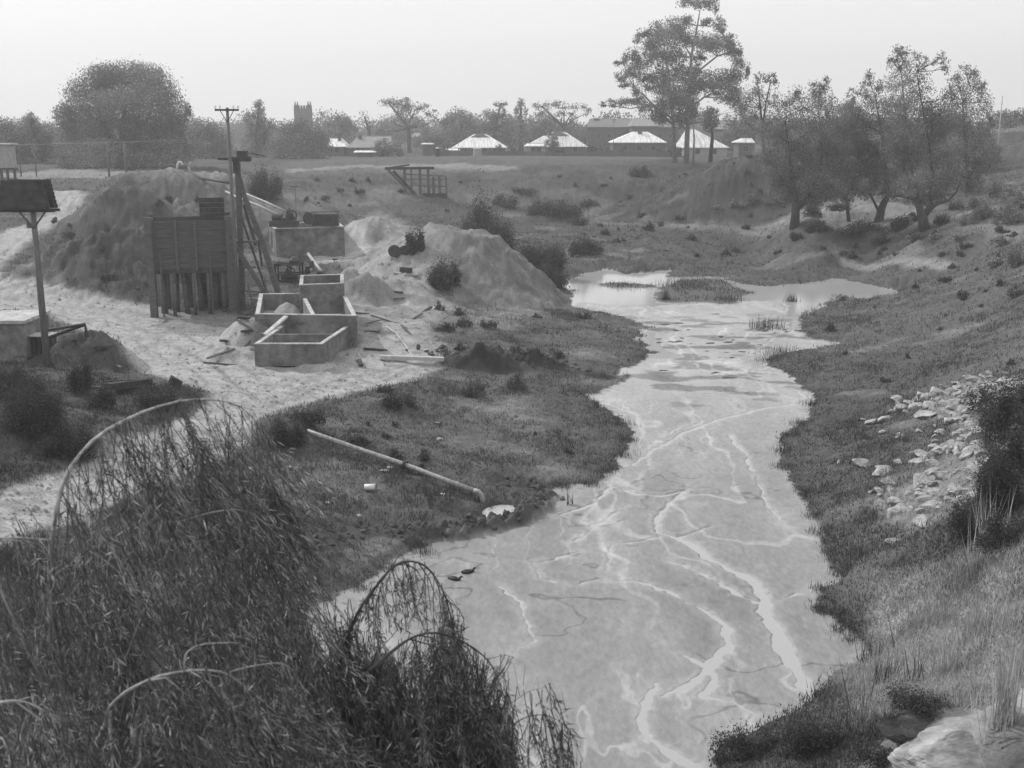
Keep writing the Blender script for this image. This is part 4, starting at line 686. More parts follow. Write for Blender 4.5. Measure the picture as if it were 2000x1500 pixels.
# ---- pipes between rim and tank
def pipe(px_, Y, r_, label, name='pipe', m='galv', group=None, cat='pipe'):
    ys = Y if hasattr(Y, '__len__') else [Y]*len(px_); pl = [E(a, b_, y_) for (a, b_), y_ in zip(px_, ys)]; o = MB().tube(pl, r_, 10).solo(name, M[m], pl[0], label, cat, group, True); return o
pipe([(474, 376), (518, 394), (561, 414)], [104, 101, 97], .09, 'upper of the two pale pipes slanting down to the long upper tank', group='pale pipes to the upper tank')
pipe([(441, 374), (465, 386), (505, 401), (548, 422)], [104, 102, 100, 97], .09, 'lower of the two pale pipes slanting down to the long upper tank', group='pale pipes to the upper tank')
pipe([(369, 326), (372, 337), (395, 348), (425, 353), (452, 357)], [118, 117, 115, 112, 108], .16, 'dark pipe curving down from the rim behind the power pole', m='iron')
g = G(352, 330); t = MB(); pl = [g+[x*.45, 0, z] for x, z in ((-1.1, -.3), (-.9, .5), (-.3, 1.0), (.2, 1.0), (.8, .6))]; t.tube(pl, .17, 8); t.solo('bent_pipe', M['white'], g, 'white bent pipe hood poking over the rim of the left mound', 'pipe', smooth=True)
g = G(372, 330); MB().box(g+[0, 0, .7], (.5, .4, .6), ry=.4).bar(g, g+[0, 0, .6], .12).solo('hydrant', M['galv'], g, 'small pale fitting standing beside the white bent pipe', 'fitting')
pipe([(602, 496), (615, 513), (628, 531)], [93, 89, 84], .13, 'short stout pale pipe slanting between the long upper tank and the small one')
# ---- tanks
def tank(name, label, px4, ztop, zbot, th, mt, extra=None, group='concrete settling tanks'):
    c = [atz(a, b_, ztop)[:2] for a, b_ in px4]; ctr = np.mean(c, 0); t = thing(name, label, 'tank', (ctr[0], ctr[1], zbot), 0, group)
    for i in range(4):
        a, b_ = c[i], c[(i+1) % 4]; d = unit(b_-a); tr = .5 if i % 2 == 0 else -.5
        if i % 2 == 0: a = a-d*th*.5; b_ = b_+d*th*.5
        else: a = a+d*th*.5; b_ = b_-d*th*.5
        MB().wall(a, b_, zbot, ztop, th).build('wall', M[mt], t)
        MB().wall(a+d*.004, b_-d*.004, ztop+.002, ztop+.05, th*.92).build('rim', M['conclight'], t)  # sunlit brightness of the wall tops put into a paler concrete strip
    MB().add([(q[0], q[1], zbot+.35) for q in c], [(0, 1, 2, 3)]).build('sediment', M['sand'], t)
    return t, c
t, c = tank('settling_tank', 'front concrete tank with its corner towards the road, nearest of the tanks', [(502, 672), (627, 672), (692, 629), (562, 630)], 3.12, 2.0, .24, 'concrete')
a = c[0]*.55+c[3]*.45; b_ = c[1]*.55+c[2]*.45; MB().wall(a+unit(b_-a)*.13, b_-unit(b_-a)*.13, 2.3, 3.1, .18).build('divider', M['concrete'], t)
t, c = tank('settling_tank', 'middle concrete tank divided in two bays, behind the front tank', [(503, 614), (692, 617), (670, 573), (510, 575)], 3.75, 2.4, .26, 'concrete')
a = c[0]*.42+c[1]*.58; b_ = c[3]*.5+c[2]*.5; MB().wall(a+unit(b_-a)*.14, b_-unit(b_-a)*.14, 2.4, 3.72, .24).build('divider', M['concrete'], t)
MB().wall(a+unit(b_-a)*.16, b_-unit(b_-a)*.16, 3.722, 3.78, .22).build('rim', M['conclight'], t)  # divider top gets the same painted-in sunlit strip
t, c = tank('settling_tank', 'small square concrete tank at the back, joined to the middle one', [(588, 557), (668, 554), (668, 537), (590, 539)], 4.55, 2.5, .24, 'concrete')
t, c = tank('settling_tank', 'long upper concrete tank under the pale pipes, highest of the tanks', [(540, 448), (668, 443), (654, 430), (528, 440)], 5.3, 2.2, .3, 'concrete')
a, b_ = c[3], c[0]; d = unit(b_-a); pass
MB().box((*(a*.55+b_*.45), 4.2), (.5, .36, 1.4), rz=math.atan2(d[1], d[0])).build('slot', M['darkwood'], t)
# machinery on and around the tanks
def mach(name, label, cat, px, py, Y, parts, group=None):
    g = E(px, py, Y); t = thing(name, label, cat, g, 0, group)
    for nm, mt, mb in parts(g): mb.build(nm, M[mt], t)
    return t
def wheel(c, r_, w_, n=20, ax='y'):
    mb = MB(); 
    for rr, ww in ((r_, w_), (r_*.28, w_*1.6)):
        for s in (0,):
            vs = []; 
            for k in range(n):
                a = 2*math.pi*k/n
                for sx in (-1, 1):
                    for ri in (rr, rr*.78):
                        p = (math.cos(a)*ri, sx*ww/2, math.sin(a)*ri) if ax == 'y' else (sx*ww/2, math.cos(a)*ri, math.sin(a)*ri); vs.append((c[0]+p[0], c[1]+p[1], c[2]+p[2]))
            fs = []
            for k in range(n):
                i = 4*k; j = 4*((k+1) % n); fs += [(i, j, j+2, i+2), (i+1, i+3, j+3, j+1), (i, i+1, j+1, j), (i+2, j+2, j+3, i+3)]
            mb.add(vs, fs)
    for k in range(6):
        a = math.pi*k/3; e = (math.cos(a)*r_*.85, 0, math.sin(a)*r_*.85) if ax == 'y' else (0, math.cos(a)*r_*.85, math.sin(a)*r_*.85); mb.bar(c, np.array(c)+e, r_*.09)
    return mb
mach('pump', 'dark pump and pulleys on top of the long upper tank', 'pump', 560, 440, 97, lambda g: [('bed', 'iron', MB().box(g+[-.2, 0, .15], (2.4, 1, .5))), ('casing', 'iron', MB().lathe(g+[.1, 0, .35], [(.5, 0), (.55, .3), (.3, .6), (.12, .9)], 14)), ('pulley', 'iron', wheel(g+[.55, -.4, .9], .45, .15)), ('motor', 'iron', MB().tube([g+[-1.2, 0, .7], g+[-.3, 0, .7]], .28, 14)), ('frame', 'timber', MB().bar(g+[-.2, -.3, .3], g+[.35, -.3, 1.5], .08).bar(g+[.9, -.3, .3], g+[.35, -.3, 1.5], .08))])
mach('timber_hopper', 'dark low timber box with a round drum behind the long upper tank', 'hopper', 627, 440, 99, lambda g: [('box', 'darkwood', MB().box(g+[.35, .4, .45], (2.3, .8, 1.0))), ('drum', 'iron', MB().tube([g+[-1.0, -.3, .6], g+[-1.0, .5, .6]], .52, 18)), ('rail', 'timber', MB().bar(g+[-1.4, 0, 1.12], g+[1.6, 0, 1.2], .07)), ('post', 'timber', MB().bar(g+[1.5, 0, 0], g+[1.5, 0, 1.2], .1))])
t, _ = pole(579, 362, 430, 98, .12, 'short thin mast with a T-shaped top rising behind the pump', name='mast'); 
MB().bar(_+[-.35, 0, -.1], _+[.35, 0, -.1], .07).build('crosspiece', M['timber'], t)
def frm(g):
    f = MB(); 
    for x in (-.95, 0, .9):
        for y in (0, 1.1): f.bar(g+[x, y, -.1], g+[x, y, 2.0], .13)
    for z in (.5, 1.25, 1.95):
        for y in (0, 1.1): f.bar(g+[-1.0, y, z], g+[1.0, y, z], .11)
    return [('frame', 'darkwood', f), ('engine', 'iron', MB().box(g+[.1, .55, .42], (1.7, .9, .8)).tube([g+[-.6, .5, 1.0], g+[.6, .5, 1.0]], .26, 14)), ('flywheel', 'iron', wheel(g+[.2, -.12, 1.45], .38, .12)), ('pulley', 'iron', wheel(g+[-.75, -.12, 2.0], .22, .12)), ('cap', 'iron', MB().lathe(g+[.45, .5, 1.95], [(.4, 0), (.45, .3), (.25, .55)], 12))]
mach('winch', 'dark timber-framed engine and winch beside the small square tank', 'winch', 564, 568, 84, frm)
mach('float_drum', 'dark round drum at the foot of the short stout pipe', 'drum', 626, 537, 82, lambda g: [('body', 'iron', MB().tube([g+[0, -.3, 0], g+[0, .3, 0]], .28, 16)), ('band', 'iron', MB().tube([g+[0, -.05, 0], g+[0, .05, 0]], .31, 16))])
mach('valve_wheel', 'pair of dark valve wheels left of the short stout pipe', 'valve', 600, 540, 84, lambda g: [('wheel', 'iron', wheel(g+[0, 0, .3], .25, .1)), ('body', 'iron', MB().box(g+[0, .2, .3], (.3, .3, .9)).box(g+[.35, .1, .9], (.3, .3, .5)))])
g = E(533, 506, 90); MB().box(g+[0, 0, 0], (.9, .5, .1), ry=.7, rz=.3).solo('pale_slab', M['conclight'], g, 'pale tilted slab leaning under the left end of the upper tank', 'slab')
g = G(779, 502); t = thing('cable_drum', 'pair of dark spoked wheels on an axle lying left of the pointed bush', 'wheels', g); [MB().tube([c_-[0, .11, 0], c_-[0, .08, 0], c_+[0, .08, 0], c_+[0, .11, 0]], [.36*k_, .46*k_, .46*k_, .36*k_], 22).tube([c_-[0, .16, 0], c_+[0, .16, 0]], .13, 12).build('wheel', M['iron'], t) for c_, k_ in ((g+[-.33, 0, .45], 1.05), (g+[.42, .15, .42], .98))]; MB().tube([g+[-.5, 0, .42], g+[.6, .1, .42]], .06, 8).build('axle', M['iron'], t)
def lying(a, b_, w, h, name, mt, label, cat, lift=0.):
    A_ = G(*a); B_ = G(*b_); A_[2] += h/2+lift; B_[2] += h/2+lift; return MB().bar(A_, B_, w, h).solo(name, M[mt], A_, label, cat)
lying((742, 703), (867, 707), .28, .2, 'log', 'palewood', 'long pale squared log lying left of the dark clod heap', 'log', .06)
lying((768, 536), (815, 541), .2, .1, 'plank', 'palewood', 'pale plank lying across the sand heaps', 'plank', .1); lying((783, 533), (803, 535), .35, .35, 'timber_block', 'darkwood', 'dark timber block behind the pale plank', 'timber', .1)
lying((205, 768), (298, 757), .3, .3, 'trough', 'darkwood', 'dark timber trough lying on the bank edge above the willow', 'trough', .12)
g = G(340, 762); o = MB().box(g+[0, 0, .25], (.5, .3, .6), rz=.5, ry=.5, jit=.06).solo('broken_timber', M['darkwood'], g, 'dark broken stump of timber right of the lying trough', 'timber')
A_ = E(518, 654, 60); B_ = E(559, 618, 61.5); t = MB().bar(A_, B_, .3, .1).solo('plank', M['palewood'], A_, 'pale plank sloping up over the earth heap onto the tanks', 'plank')
A_ = E(572, 618, 62.5); B_ = E(588, 632, 61.5); MB().bar(A_, B_, .3, .12).solo('plank', M['timber'], A_, 'dull plank leaning down into the front tank', 'plank')
sc_m = [MB().bar((-.9, 0, 0), (.9, 0, .02), .16, .06), MB().bar((-.6, 0, 0), (.6, 0, .0), .22, .12), MB().bar((-1.4, 0, 0), (1.4, .05, .03), .09, .09)]; sc_m = [newmesh('scrap', np.array(q.v), q.f, M[k]) for q, k in zip(sc_m, ('timber', 'darkwood', 'timber'))]
for zone, n, lab, gp in [((430, 600, 500, 720), 9, 'bit of scrap timber on the earth heap left of the front tank', 'scrap timber left of the tanks'), ((690, 540, 860, 720), 12, 'bit of scrap timber on the sand right of the tanks', 'scrap timber right of the tanks'), ((470, 560, 510, 640), 5, 'bit of scrap timber between loading bin and tanks', 'scrap timber by the bin'), ((100, 660, 240, 770), 7, 'bit of scrap timber around the stout pole', 'scrap timber by the stout pole'), ((560, 495, 700, 550), 8, 'bit of scrap timber below the long upper tank', 'scrap timber below the upper tank')]:
    for k in range(n):
        g = G(random.uniform(zone[0], zone[2]), random.uniform(zone[1], zone[3])); o = link('scrap_timber', sc_m[k % 3], None, g+[0, 0, .08]); o.rotation_euler = (random.uniform(-.2, .2), random.uniform(-.25, .25), random.uniform(0, 3)); s_c = random.uniform(.5, 1.1); o.scale = (s_c, 1, 1); tag(o, lab, 'timber', gp)
for i, x in enumerate([868, 1000, 1012, 1155, 1172, 1188, 1310, 1322, 905, 975, 1215, 1290, 780, 690]): shrub(x, 297, 26 if i % 2 else 18, 12 if i % 3 else 18, 'dark garden bush in the line of houses beyond the field', 'garden bushes beyond the field', Y=276)
# hoses
def hose(p, r_, label, mt='palewood'):
    pl = [G(a, b_)+[0, 0, r_+.03] for a, b_ in p]; MB().tube(pl, r_, 6).solo('hose', M[mt], pl[0], label, 'hose', smooth=True)
hose([(755, 640), (775, 655), (790, 675), (800, 690), (810, 702)], .05, 'pale hose trailing down the sand to the long pale log')
# discharge pipe
t = thing('discharge_pipe', 'long grey discharge pipe ending in a downturned elbow over the outlet pool', 'pipe', G(770, 900))
pl = []
for a, b_, dz in [(600, 842, .2), (640, 856, .35), (700, 877, .5), (790, 907, .65), (860, 934, .7), (925, 958, .72)]:
    q = G(a, b_+8); pl.append(E(a, b_, q[1]-.3)+[0, 0, 0])
for i in range(len(pl)): pl[i][2] = max(pl[i][2], float(H(pl[i][0], pl[i][1]))+.12)
MB().tube(pl, .095, 14).build('barrel', M['galv'], t, smooth=True)
e = pl[-1]; MB().tube([e, e+[.18, -.05, -.03], e+[.3, -.1, -.15], e+[.34, -.12, -.33], e+[.34, -.12, -.55]], .1, 14).build('elbow', M['galv'], t, smooth=True)
k = pl[3]; MB().tube([k*.995+pl[2]*.005+[-.06, 0, 0], k+[.06, -.01, -.02]], .17, 14).build('flange', M['iron'], t)
MB().bar(k+[-.1, .1, -.7], k+[-.1, .1, .1], .1).bar(k+[.15, -.1, -.7], k+[.1, 0, .12], .09).build('support', M['darkwood'], t)
for i in (1, 4): q = (pl[i]+pl[i+1])/2; MB().tube([q-[.05, 0, 0], q+[.05, 0, -.01]], .115, 14).build('collar', M['galv'], t)
# small litter
g = G(722, 957); t = thing('tin_can', 'dented pale tin lying in the grass left of the discharge pipe end', 'tin', g); MB().tube([g+[-.2, 0, .1], g+[.2, .05, .1]], .12, 14).build('body', M['white'], t, smooth=True); MB().tube([g+[.2, .05, .1], g+[.215, .05, .1]], .125, 14).build('rim', M['galv'], t)
g = G(868, 970); t = thing('tin_can', 'smaller flat tin lying close to the downturned pipe elbow', 'tin', g); MB().tube([g+[-.15, 0, .07], g+[.15, 0, .07]], .07, 12).build('body', M['white'], t, smooth=True); MB().tube([g+[.15, 0, .07], g+[.16, 0, .07]], .075, 12).build('rim', M['galv'], t)
for i, (px, py) in enumerate([(640, 985), (565, 915), (855, 828), (858, 860), (750, 922), (760, 916), (815, 925), (835, 930), (1500, 560), (1745, 1060), (1545, 470), (700, 1010)]):
    g = G(px, py); o = link('pale_stone', stones[i % 10], None, g+[0, 0, .05]); s = random.uniform(.2, .4); o.scale = (s*1.4, s, s); tag(o, 'small pale stone lying on the dark flats', 'stone', 'loose pale stones')
# ducks
def duck(px, py, rz_, label):
    g = atz(px, py, 0.); t = thing('duck', label, 'duck', g, rz_); 
    pf = [(0, -.24, .07), (.045, -.2, .075), (.08, -.1, .06), (.09, 0, .05), (.075, .1, .055), (.05, .16, .08), (.032, .19, .13), (.036, .215, .165), (.03, .25, .165), (.008, .28, .158)]
    mb = MB(); mb.tube([(0, a[1], a[2]) for a in pf], [max(a[0], .005) for a in pf], 10); mb.build('body', M['feather'], t, world=False, smooth=True)
    MB().tube([(0, .265, .16), (0, .31, .15)], [.014, .01], 6).build('bill', M['galv'], t, world=False)
    for s in (-1, 1): MB().tube([(s*.075, .08, .08), (s*.085, -.05, .085), (s*.03, -.22, .09)], [.02, .035, .006], 6).build('wing', M['feather'], t, world=False, smooth=True)
duck(888, 1134, -1.9, 'dark duck on the milky water, the nearer and left one'); duck(914, 1120, -1.3, 'dark duck on the milky water, the farther and right one')
# ---- left concrete shed etc.
g = G(30, 712); YS = g[1]+.5; a = E(-40, 700, YS); b_ = E(53, 700, YS); zt = E(50, 632, YS)[2]; zb = g[2]-.5
t = thing('concrete_shed', 'square concrete shed with a flat pale slab roof at the left edge', 'shed', (b_[0]-1.3, YS+1.5, g[2]))
MB().box(((a[0]+b_[0])/2, YS+1.5, (zt+zb)/2), (b_[0]-a[0], 3, zt-zb)).build('wall', M['concrete'], t)
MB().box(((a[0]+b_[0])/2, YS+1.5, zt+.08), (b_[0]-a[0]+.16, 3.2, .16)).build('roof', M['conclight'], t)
g = E(75, 712, YS+.6); g[2] = float(H(g[0], g[1])); t = thing('timber_crate', 'dark slatted crate between concrete shed and the pole', 'crate', g); cb = MB()
for i in range(6): cb.box(g+[-.6+i*.24, 0, .5], (.15, .08, 1.0))
cb.build('slats', M['darkwood'], t); MB().box(g+[0, .45, .45], (1.4, .7, .9)).build('box', M['darkwood'], t); MB().box(g+[0, .2, 1.05], (1.7, 1.0, .06)).build('lid', M['conclight'], t)
YP = G(93, 715)[1]; t, top2 = pole(93, 404, 715, YP, .36, 'stout timber pole on the left carrying a wide dark slatted box at its head', name='timber_pole')
bx = MB(); cz = top2+[-.75, 0, .55]
for i in range(7): zz = cz[2]-.55+i*.19; wt = 2.35-.07*i; bx.box((cz[0]+.5, cz[1]-.35+.0*i, zz), (wt, .09, .185)); bx.box((cz[0]+.5, cz[1]+.6, zz), (wt, .06, .185))
for sx in (-1, 1): bx.bar(cz+[.5+sx*1.05, -.25, -.62], cz+[.5+sx*.88, -.25, .7], .06, .1); bx.bar(cz+[.5+sx*1.05, .5, -.62], cz+[.5+sx*.88, .5, .7], .06, .1)
bx.build('slatted_box', M['darkwood'], t); MB().bar(cz+[-.8, -.1, -.72], cz+[1.8, -.1, -.72], .14).bar(cz+[-.8, .5, -.72], cz+[1.8, .5, -.72], .12).build('bearer', M['darkwood'], t)
MB().bar(top2+[-.7, -.1, -.1], top2+[0, -.1, -1.0], .07).bar(top2+[.7, -.1, -.1], top2+[0, -.1, -1.0], .07).build('brace', M['timber'], t)
g = E(100, 660, YP+.5); t = thing('bent_pipework', 'leaning dark pipework bent down at its end, right of the stout pole', 'frame', g)
MB().tube([E(90, 645, YP+.5), E(166, 633, YP+.6), E(172, 658, YP+.6)], .075, 8).build('upper_pipe', M['iron'], t); MB().tube([E(95, 659, YP+.9), E(165, 634, YP+.75)], .085, 8).build('lower_pipe', M['iron'], t)
MB().bar(E(166, 633, YP+.7), E(168, 665, YP+.7), .06).build('post', M['iron'], t)
# ---- chute on the far bank
YC = 160; g = E(820, 398, YC); g[2] = float(H(g[0], g[1])); t = thing('timber_chute', 'dilapidated timber staging and chute built down the far bank', 'staging', g)
bars(MB(), [(752, 329, 848, 328, 5), (752, 329, 800, 322, 3)], YC).build('deck', M['darkwood'], t)
for px in (790, 803, 820, 836, 846, 858, 871): bars(MB(), [(px, 330 if px < 840 else 345, px+2, 400, 3 if px % 2 else 5)], YC).build('post', M['timber'], t)
bars(MB(), [(768, 334, 832, 402, 5), (758, 332, 822, 398, 3, 2, 2)], YC).build('stringer', M['darkwood'], t)
bars(MB(), [(790, 350, 870, 350, 2), (800, 362, 870, 364, 2), (790, 340, 870, 344, 2)], YC).build('rail', M['timber'], t)
pn = MB(); 
for i in range(5): pn.bar(E(826, 380+i*4.5, YC-.3), E(873, 380+i*4.5, YC-.3), .06, .34)
pn.build('plank_wall', M['darkwood'], t)
# ---- posts and wires on the left rim
for i, (px, a, b_, l) in enumerate([(41, 283, 338, 'thin grey rim post, leftmost of four'), (71, 283, 338, 'thin grey rim post, second of four'), (213, 278, 338, 'grey rim post in front of the huge round tree, left one'), (246, 278, 330, 'grey rim post in front of the huge round tree, right one')]):
    tq, tt_ = pole(px, a, b_, 146, .28 if px > 100 else .18, l, name='fence_post', group='posts on the left rim')
wr = MB(); wr.tube([E(-30, 281, 146), E(40, 283, 146), E(213, 278, 146), E(380, 274, 150)], .035, 4); wr.solo('overhead_wire', M['wire'], E(40, 283, 146), 'pale wire strung along the rim posts at the left', 'wire')
g = E(5, 345, 142); zb = float(H(g[0], g[1])); t = thing('rail_hut', 'pale hut on dark stilts at the far left edge', 'hut', (g[0], 142, zb))
a = E(-40, 283, 142); b_ = E(17, 328, 142); MB().box(((a[0]+b_[0])/2, 143.2, (a[2]+b_[2])/2), (b_[0]-a[0], 2.4, a[2]-b_[2])).build('wall', M['render'], t)
MB().box(((a[0]+b_[0])/2+.1, 143.2, a[2]+.1), (b_[0]-a[0]+.5, 2.9, .16)).build('roof', M['roofgrey'], t)
for px in (2, 14, 28): MB().bar((E(px, 330, 142.2)[0], 142.2, zb-.3), (E(px, 330, 142.2)[0], 142.2, b_[2]), .25).build('stilt', M['darkwood'], t)
MB().bar(E(-40, 330, 142), E(35, 330, 142), .25).build('bearer', M['darkwood'], t)
# ---- houses
def house(name, label, pl, pr, eave, ridge, rl, rr, Y, D, walls='brick', roof='roof', group=None, gable=False, vents=0, chim=(), wins=0, wallh=None):
    a = E(pl, eave, Y); b_ = E(pr, eave, Y); ze = (a[2]+b_[2])/2; zr = E((rl+rr)/2, ridge, Y+D/2)[2]; x0, x1 = a[0], b_[0]; r0 = E(rl, ridge, Y+D/2)[0]; r1 = E(rr, ridge, Y+D/2)[0]
    zg = float(H((x0+x1)/2, Y, False)); zg = min(zg, ze-1.6) if wallh is None else ze-wallh; ym = Y+D/2
    t = thing(name, label, 'house', ((x0+x1)/2, ym, zg), 0, group)
    MB().box(((x0+x1)/2, ym, (ze+zg)/2-.2), (x1-x0-1.0, D-1.0, ze-zg+.4)).build('wall', M[walls], t)
    if gable: r0, r1 = x0, x1
    v = [(x0, Y, ze), (x1, Y, ze), (x1, Y+D, ze), (x0, Y+D, ze), (r0, ym, zr), (r1, ym, zr)]; v2 = [(p[0], p[1], p[2]-.16) for p in v[:4]]
    r_ = MB().add(v+v2, [(0, 1, 5, 4), (1, 2, 5), (2, 3, 4, 5), (3, 0, 4), (7, 6, 1, 0), (8, 7, 1+0, 2) if 0 else (7, 8, 2, 1), (8, 9, 3, 2), (9, 6, 0, 3), (6, 7, 8, 9)])
    r_ = MB().add(v+v2, [(0, 1, 5, 4), (1, 2, 5), (2, 3, 4, 5), (3, 0, 4), (6, 7, 1, 0), (7, 8, 2, 1), (8, 9, 3, 2), (9, 6, 0, 3), (9, 8, 7, 6)]); ro = r_.build('roof', M[roof], t)
    rc = MB(); rc.bar((r0, ym, zr+.03), (r1, ym, zr+.03), .22, .12); rc.build('ridge_cap', M['roofgrey'], ro) if False else rc.build('ridge_cap', M['roofgrey'], t)
    if vents:
        h = (zr-ze)*.28; cx = (r0+r1)/2; MB().add([(cx-h*2.6, ym-h*1.6, zr-h*.75), (cx+h*2.6, ym-h*1.6, zr-h*.75), (cx, ym-.2, zr+.35), (cx-h*2.6, ym, zr-h*.75), (cx+h*2.6, ym, zr-h*.75), (cx, ym+.3, zr+.35)], [(0, 1, 2), (4, 3, 5), (0, 2, 5, 3), (1, 4, 5, 2), (0, 3, 4, 1)]).build('gablet', M['brick'], t)
    for px, py, w_ in chim:
        q = E(px, py, ym-1); MB().box((q[0], ym-1, (q[2]+ze+.3)/2), (w_, .7, q[2]-ze-.3)).box((q[0], ym-1, q[2]+.08), (w_+.2, .9, .16)).build('chimney', M['brick'], t)
    for i in range(wins):
        x = x0+1.5+(x1-x0-3)*(i+.5)/wins; wf = MB().box((x, Y+.49, (ze+zg)/2+.25), (1.3, .08, 1.35)).build('window', M['rooflt'], t); MB().box((x, Y+.44, (ze+zg)/2+.25), (1.1, .06, 1.15)).build('pane', M['glass'], t)
    return t
HG = 'white-roofed bungalows beyond the field'
h1 = house('bungalow', 'leftmost white hipped roof beyond the field, with dark gablet and brick chimney', 882, 990, 288, 262, 925, 950, 285, 11, group=HG, vents=1, chim=((935, 268, 1.0),), wins=4)
h2 = house('bungalow', 'middle white hipped roof with a small dark tree in front of it', 1026, 1148, 286, 258, 1075, 1105, 285, 11, roof='roof2', group=HG, vents=1, chim=((1066, 256, .8), (1074, 256, .8)), wins=4)
h3 = house('bungalow', 'rightmost white hipped roof with flat ridge and a central chimney', 1195, 1303, 278, 257, 1235, 1265, 285, 11, group=HG, chim=((1250, 250, 1.0),), wins=3)
house('lean_to_shed', 'small white-roofed lean-to at the left end of the middle bungalow', 1024, 1070, 285, 280, 1030, 1066, 279, 4, 'render', group='sheds beyond the field', wins=2)
house('shed', 'low white-roofed shed beside the leftmost bungalow', 869, 898, 293, 290, 872, 894, 280, 4, 'render', group='sheds beyond the field')
house('bungalow', 'grey-roofed gabled house left of the field with long sloping roof', 676, 764, 288, 266, 700, 764, 275, 10, 'brick', 'rooflt', chim=((703, 266, .9),), wins=3, group='houses behind the left trees')
house('cottage', 'small bright white gabled cottage half hidden by the tree mass, left of the grey roof', 638, 676, 286, 270, 645, 668, 278, 8, 'brick', 'roof', gable=False, group='houses behind the left trees', chim=((663, 268, .7),), wins=1)
house('shed', 'flat white-topped shed low in front of the grey-roofed house', 690, 732, 297, 294, 694, 728, 262, 4, 'brick', group='sheds beyond the field')
house('shed', 'tiny white shed roof glimpsed through trees right of the grey roof', 803, 826, 267, 259, 810, 820, 330, 6, 'render', group='houses behind the left trees', wins=1)
house('shed', 'thin flat shed left of the leftmost bungalow', 822, 846, 281, 279.5, 824, 844, 285, 4, 'brick', group='sheds beyond the field')
house('cottage', 'small pale gable glimpsed left of the tall power pole', 384, 402, 284, 273, 388, 398, 260, 6, 'render', 'roof', group='houses behind the left trees', wins=1)
house('long_building', 'long dull-roofed brick building behind the rightmost bungalow', 1150, 1330, 248, 232, 1152, 1320, 340, 14, 'brick', 'rooftile', wins=8, wallh=5.5, chim=((1165, 232, 1.5), (1240, 235, 1.5)))
house('long_building', 'pale-roofed block standing before the long brick building', 1232, 1290, 246, 232, 1236, 1272, 330, 10, 'brick', 'rooflt', wins=3, wallh=5, group='large buildings')
house('warehouse', 'large white sloping roof seen between the gum trunks', 1335, 1425, 288, 252, 1340, 1356, 290, 16, 'render', 'roof2', wallh=2.5, wins=2)
house('shed', 'white-roofed shed right of the gum trunks, with palings in front', 1440, 1475, 278, 270, 1447, 1468, 260, 7, 'brick', 'roof2', wins=1, group='sheds beyond the field')
house('hall', 'grey-roofed hall with vertical battens behind the slender forked gum', 1395, 1480, 252, 235, 1400, 1475, 310, 12, 'brick', 'rooflt', wallh=5.5, wins=5)
# fence
t = thing('paling_fence', 'long low paling fence along the back of the field', 'fence', E(1100, 297, 272)); fm = MB()
xa, xb = E(860, 297, 272)[0], E(1310, 297, 272)[0]; x = xa
while x < xb:
    z = float(H(x, 272, False)); fm.box((x, 272+.0, z+.55+random.uniform(-.05, .05)), (.26, .04, 1.3)); x += .3
fm.build('palings', M['timber'], t)
# horse
g = E(1093, 304, 245); zg = float(H(g[0], 245, False)); t = thing('horse', 'dark horse grazing in the field before the middle bungalow', 'horse', (g[0], 245, zg)); o_ = np.array([g[0], 245, zg])
body = MB(); pf = [(-1.0, 1.15, .12), (-.85, 1.2, .3), (-.5, 1.15, .36), (0, 1.1, .36), (.45, 1.15, .36), (.75, 1.2, .3), (1.0, 1.05, .2), (1.25, .75, .15), (1.4, .45, .13), (1.5, .25, .11), (1.55, .08, .07)]
body.tube([o_+[-a_, 0, b2] for a_, b2, c_ in pf], [c_ for a_, b2, c_ in pf], 10)
for x, y, hd in ((.65, .16, 0), (.6, -.16, 0), (-.75, .17, 1), (-.8, -.17, 1)):
    body.tube([o_+[-x, y, 1.1], o_+[-x+(.08 if hd else -.03), y, .6], o_+[-x+(-.0), y, .3], o_+[-x, y, 0.]], [.17, .09, .055, .07], 8)
body.build('body', M['horse'], t, smooth=True); MB().tube([o_+[1.02, 0, 1.25], o_+[1.15, 0, .9], o_+[1.12, 0, .5]], [.05, .09, .03], 7).build('tail', M['horse'], t); MB().tube([o_+[-.75, 0, 1.5], o_+[-1.05, 0, 1.2], o_+[-1.3, 0, .85]], [.03, .08, .03], 6).build('mane', M['horse'], t)
# field water tanks
for px, py, Y_, r_, h_, mt, l in [(932, 304, 262, .95, 1.7, 'galv', 'squat pale rainwater tank in front of the leftmost bungalow'), (855, 313, 215, .5, 1.5, 'iron', 'dark barrel with a pale lid standing alone in the field')]:
    q = E(px, py, Y_); z = float(H(q[0], Y_, False)); t = thing('water_tank', l, 'tank', (q[0], Y_, z)); MB().lathe((q[0], Y_, z), [(r_, 0), (r_, h_*.33), (r_*1.03, h_*.34), (r_, h_*.36), (r_, h_*.7), (r_*1.03, h_*.71), (r_, h_*.73), (r_, h_)], 20).build('barrel', M[mt], t); MB().lathe((q[0], Y_, z+h_+.003), [(r_*1.05, 0), (r_*1.05, .06), (r_*.2, .28)], 20).build('lid', M['conclight'], t)
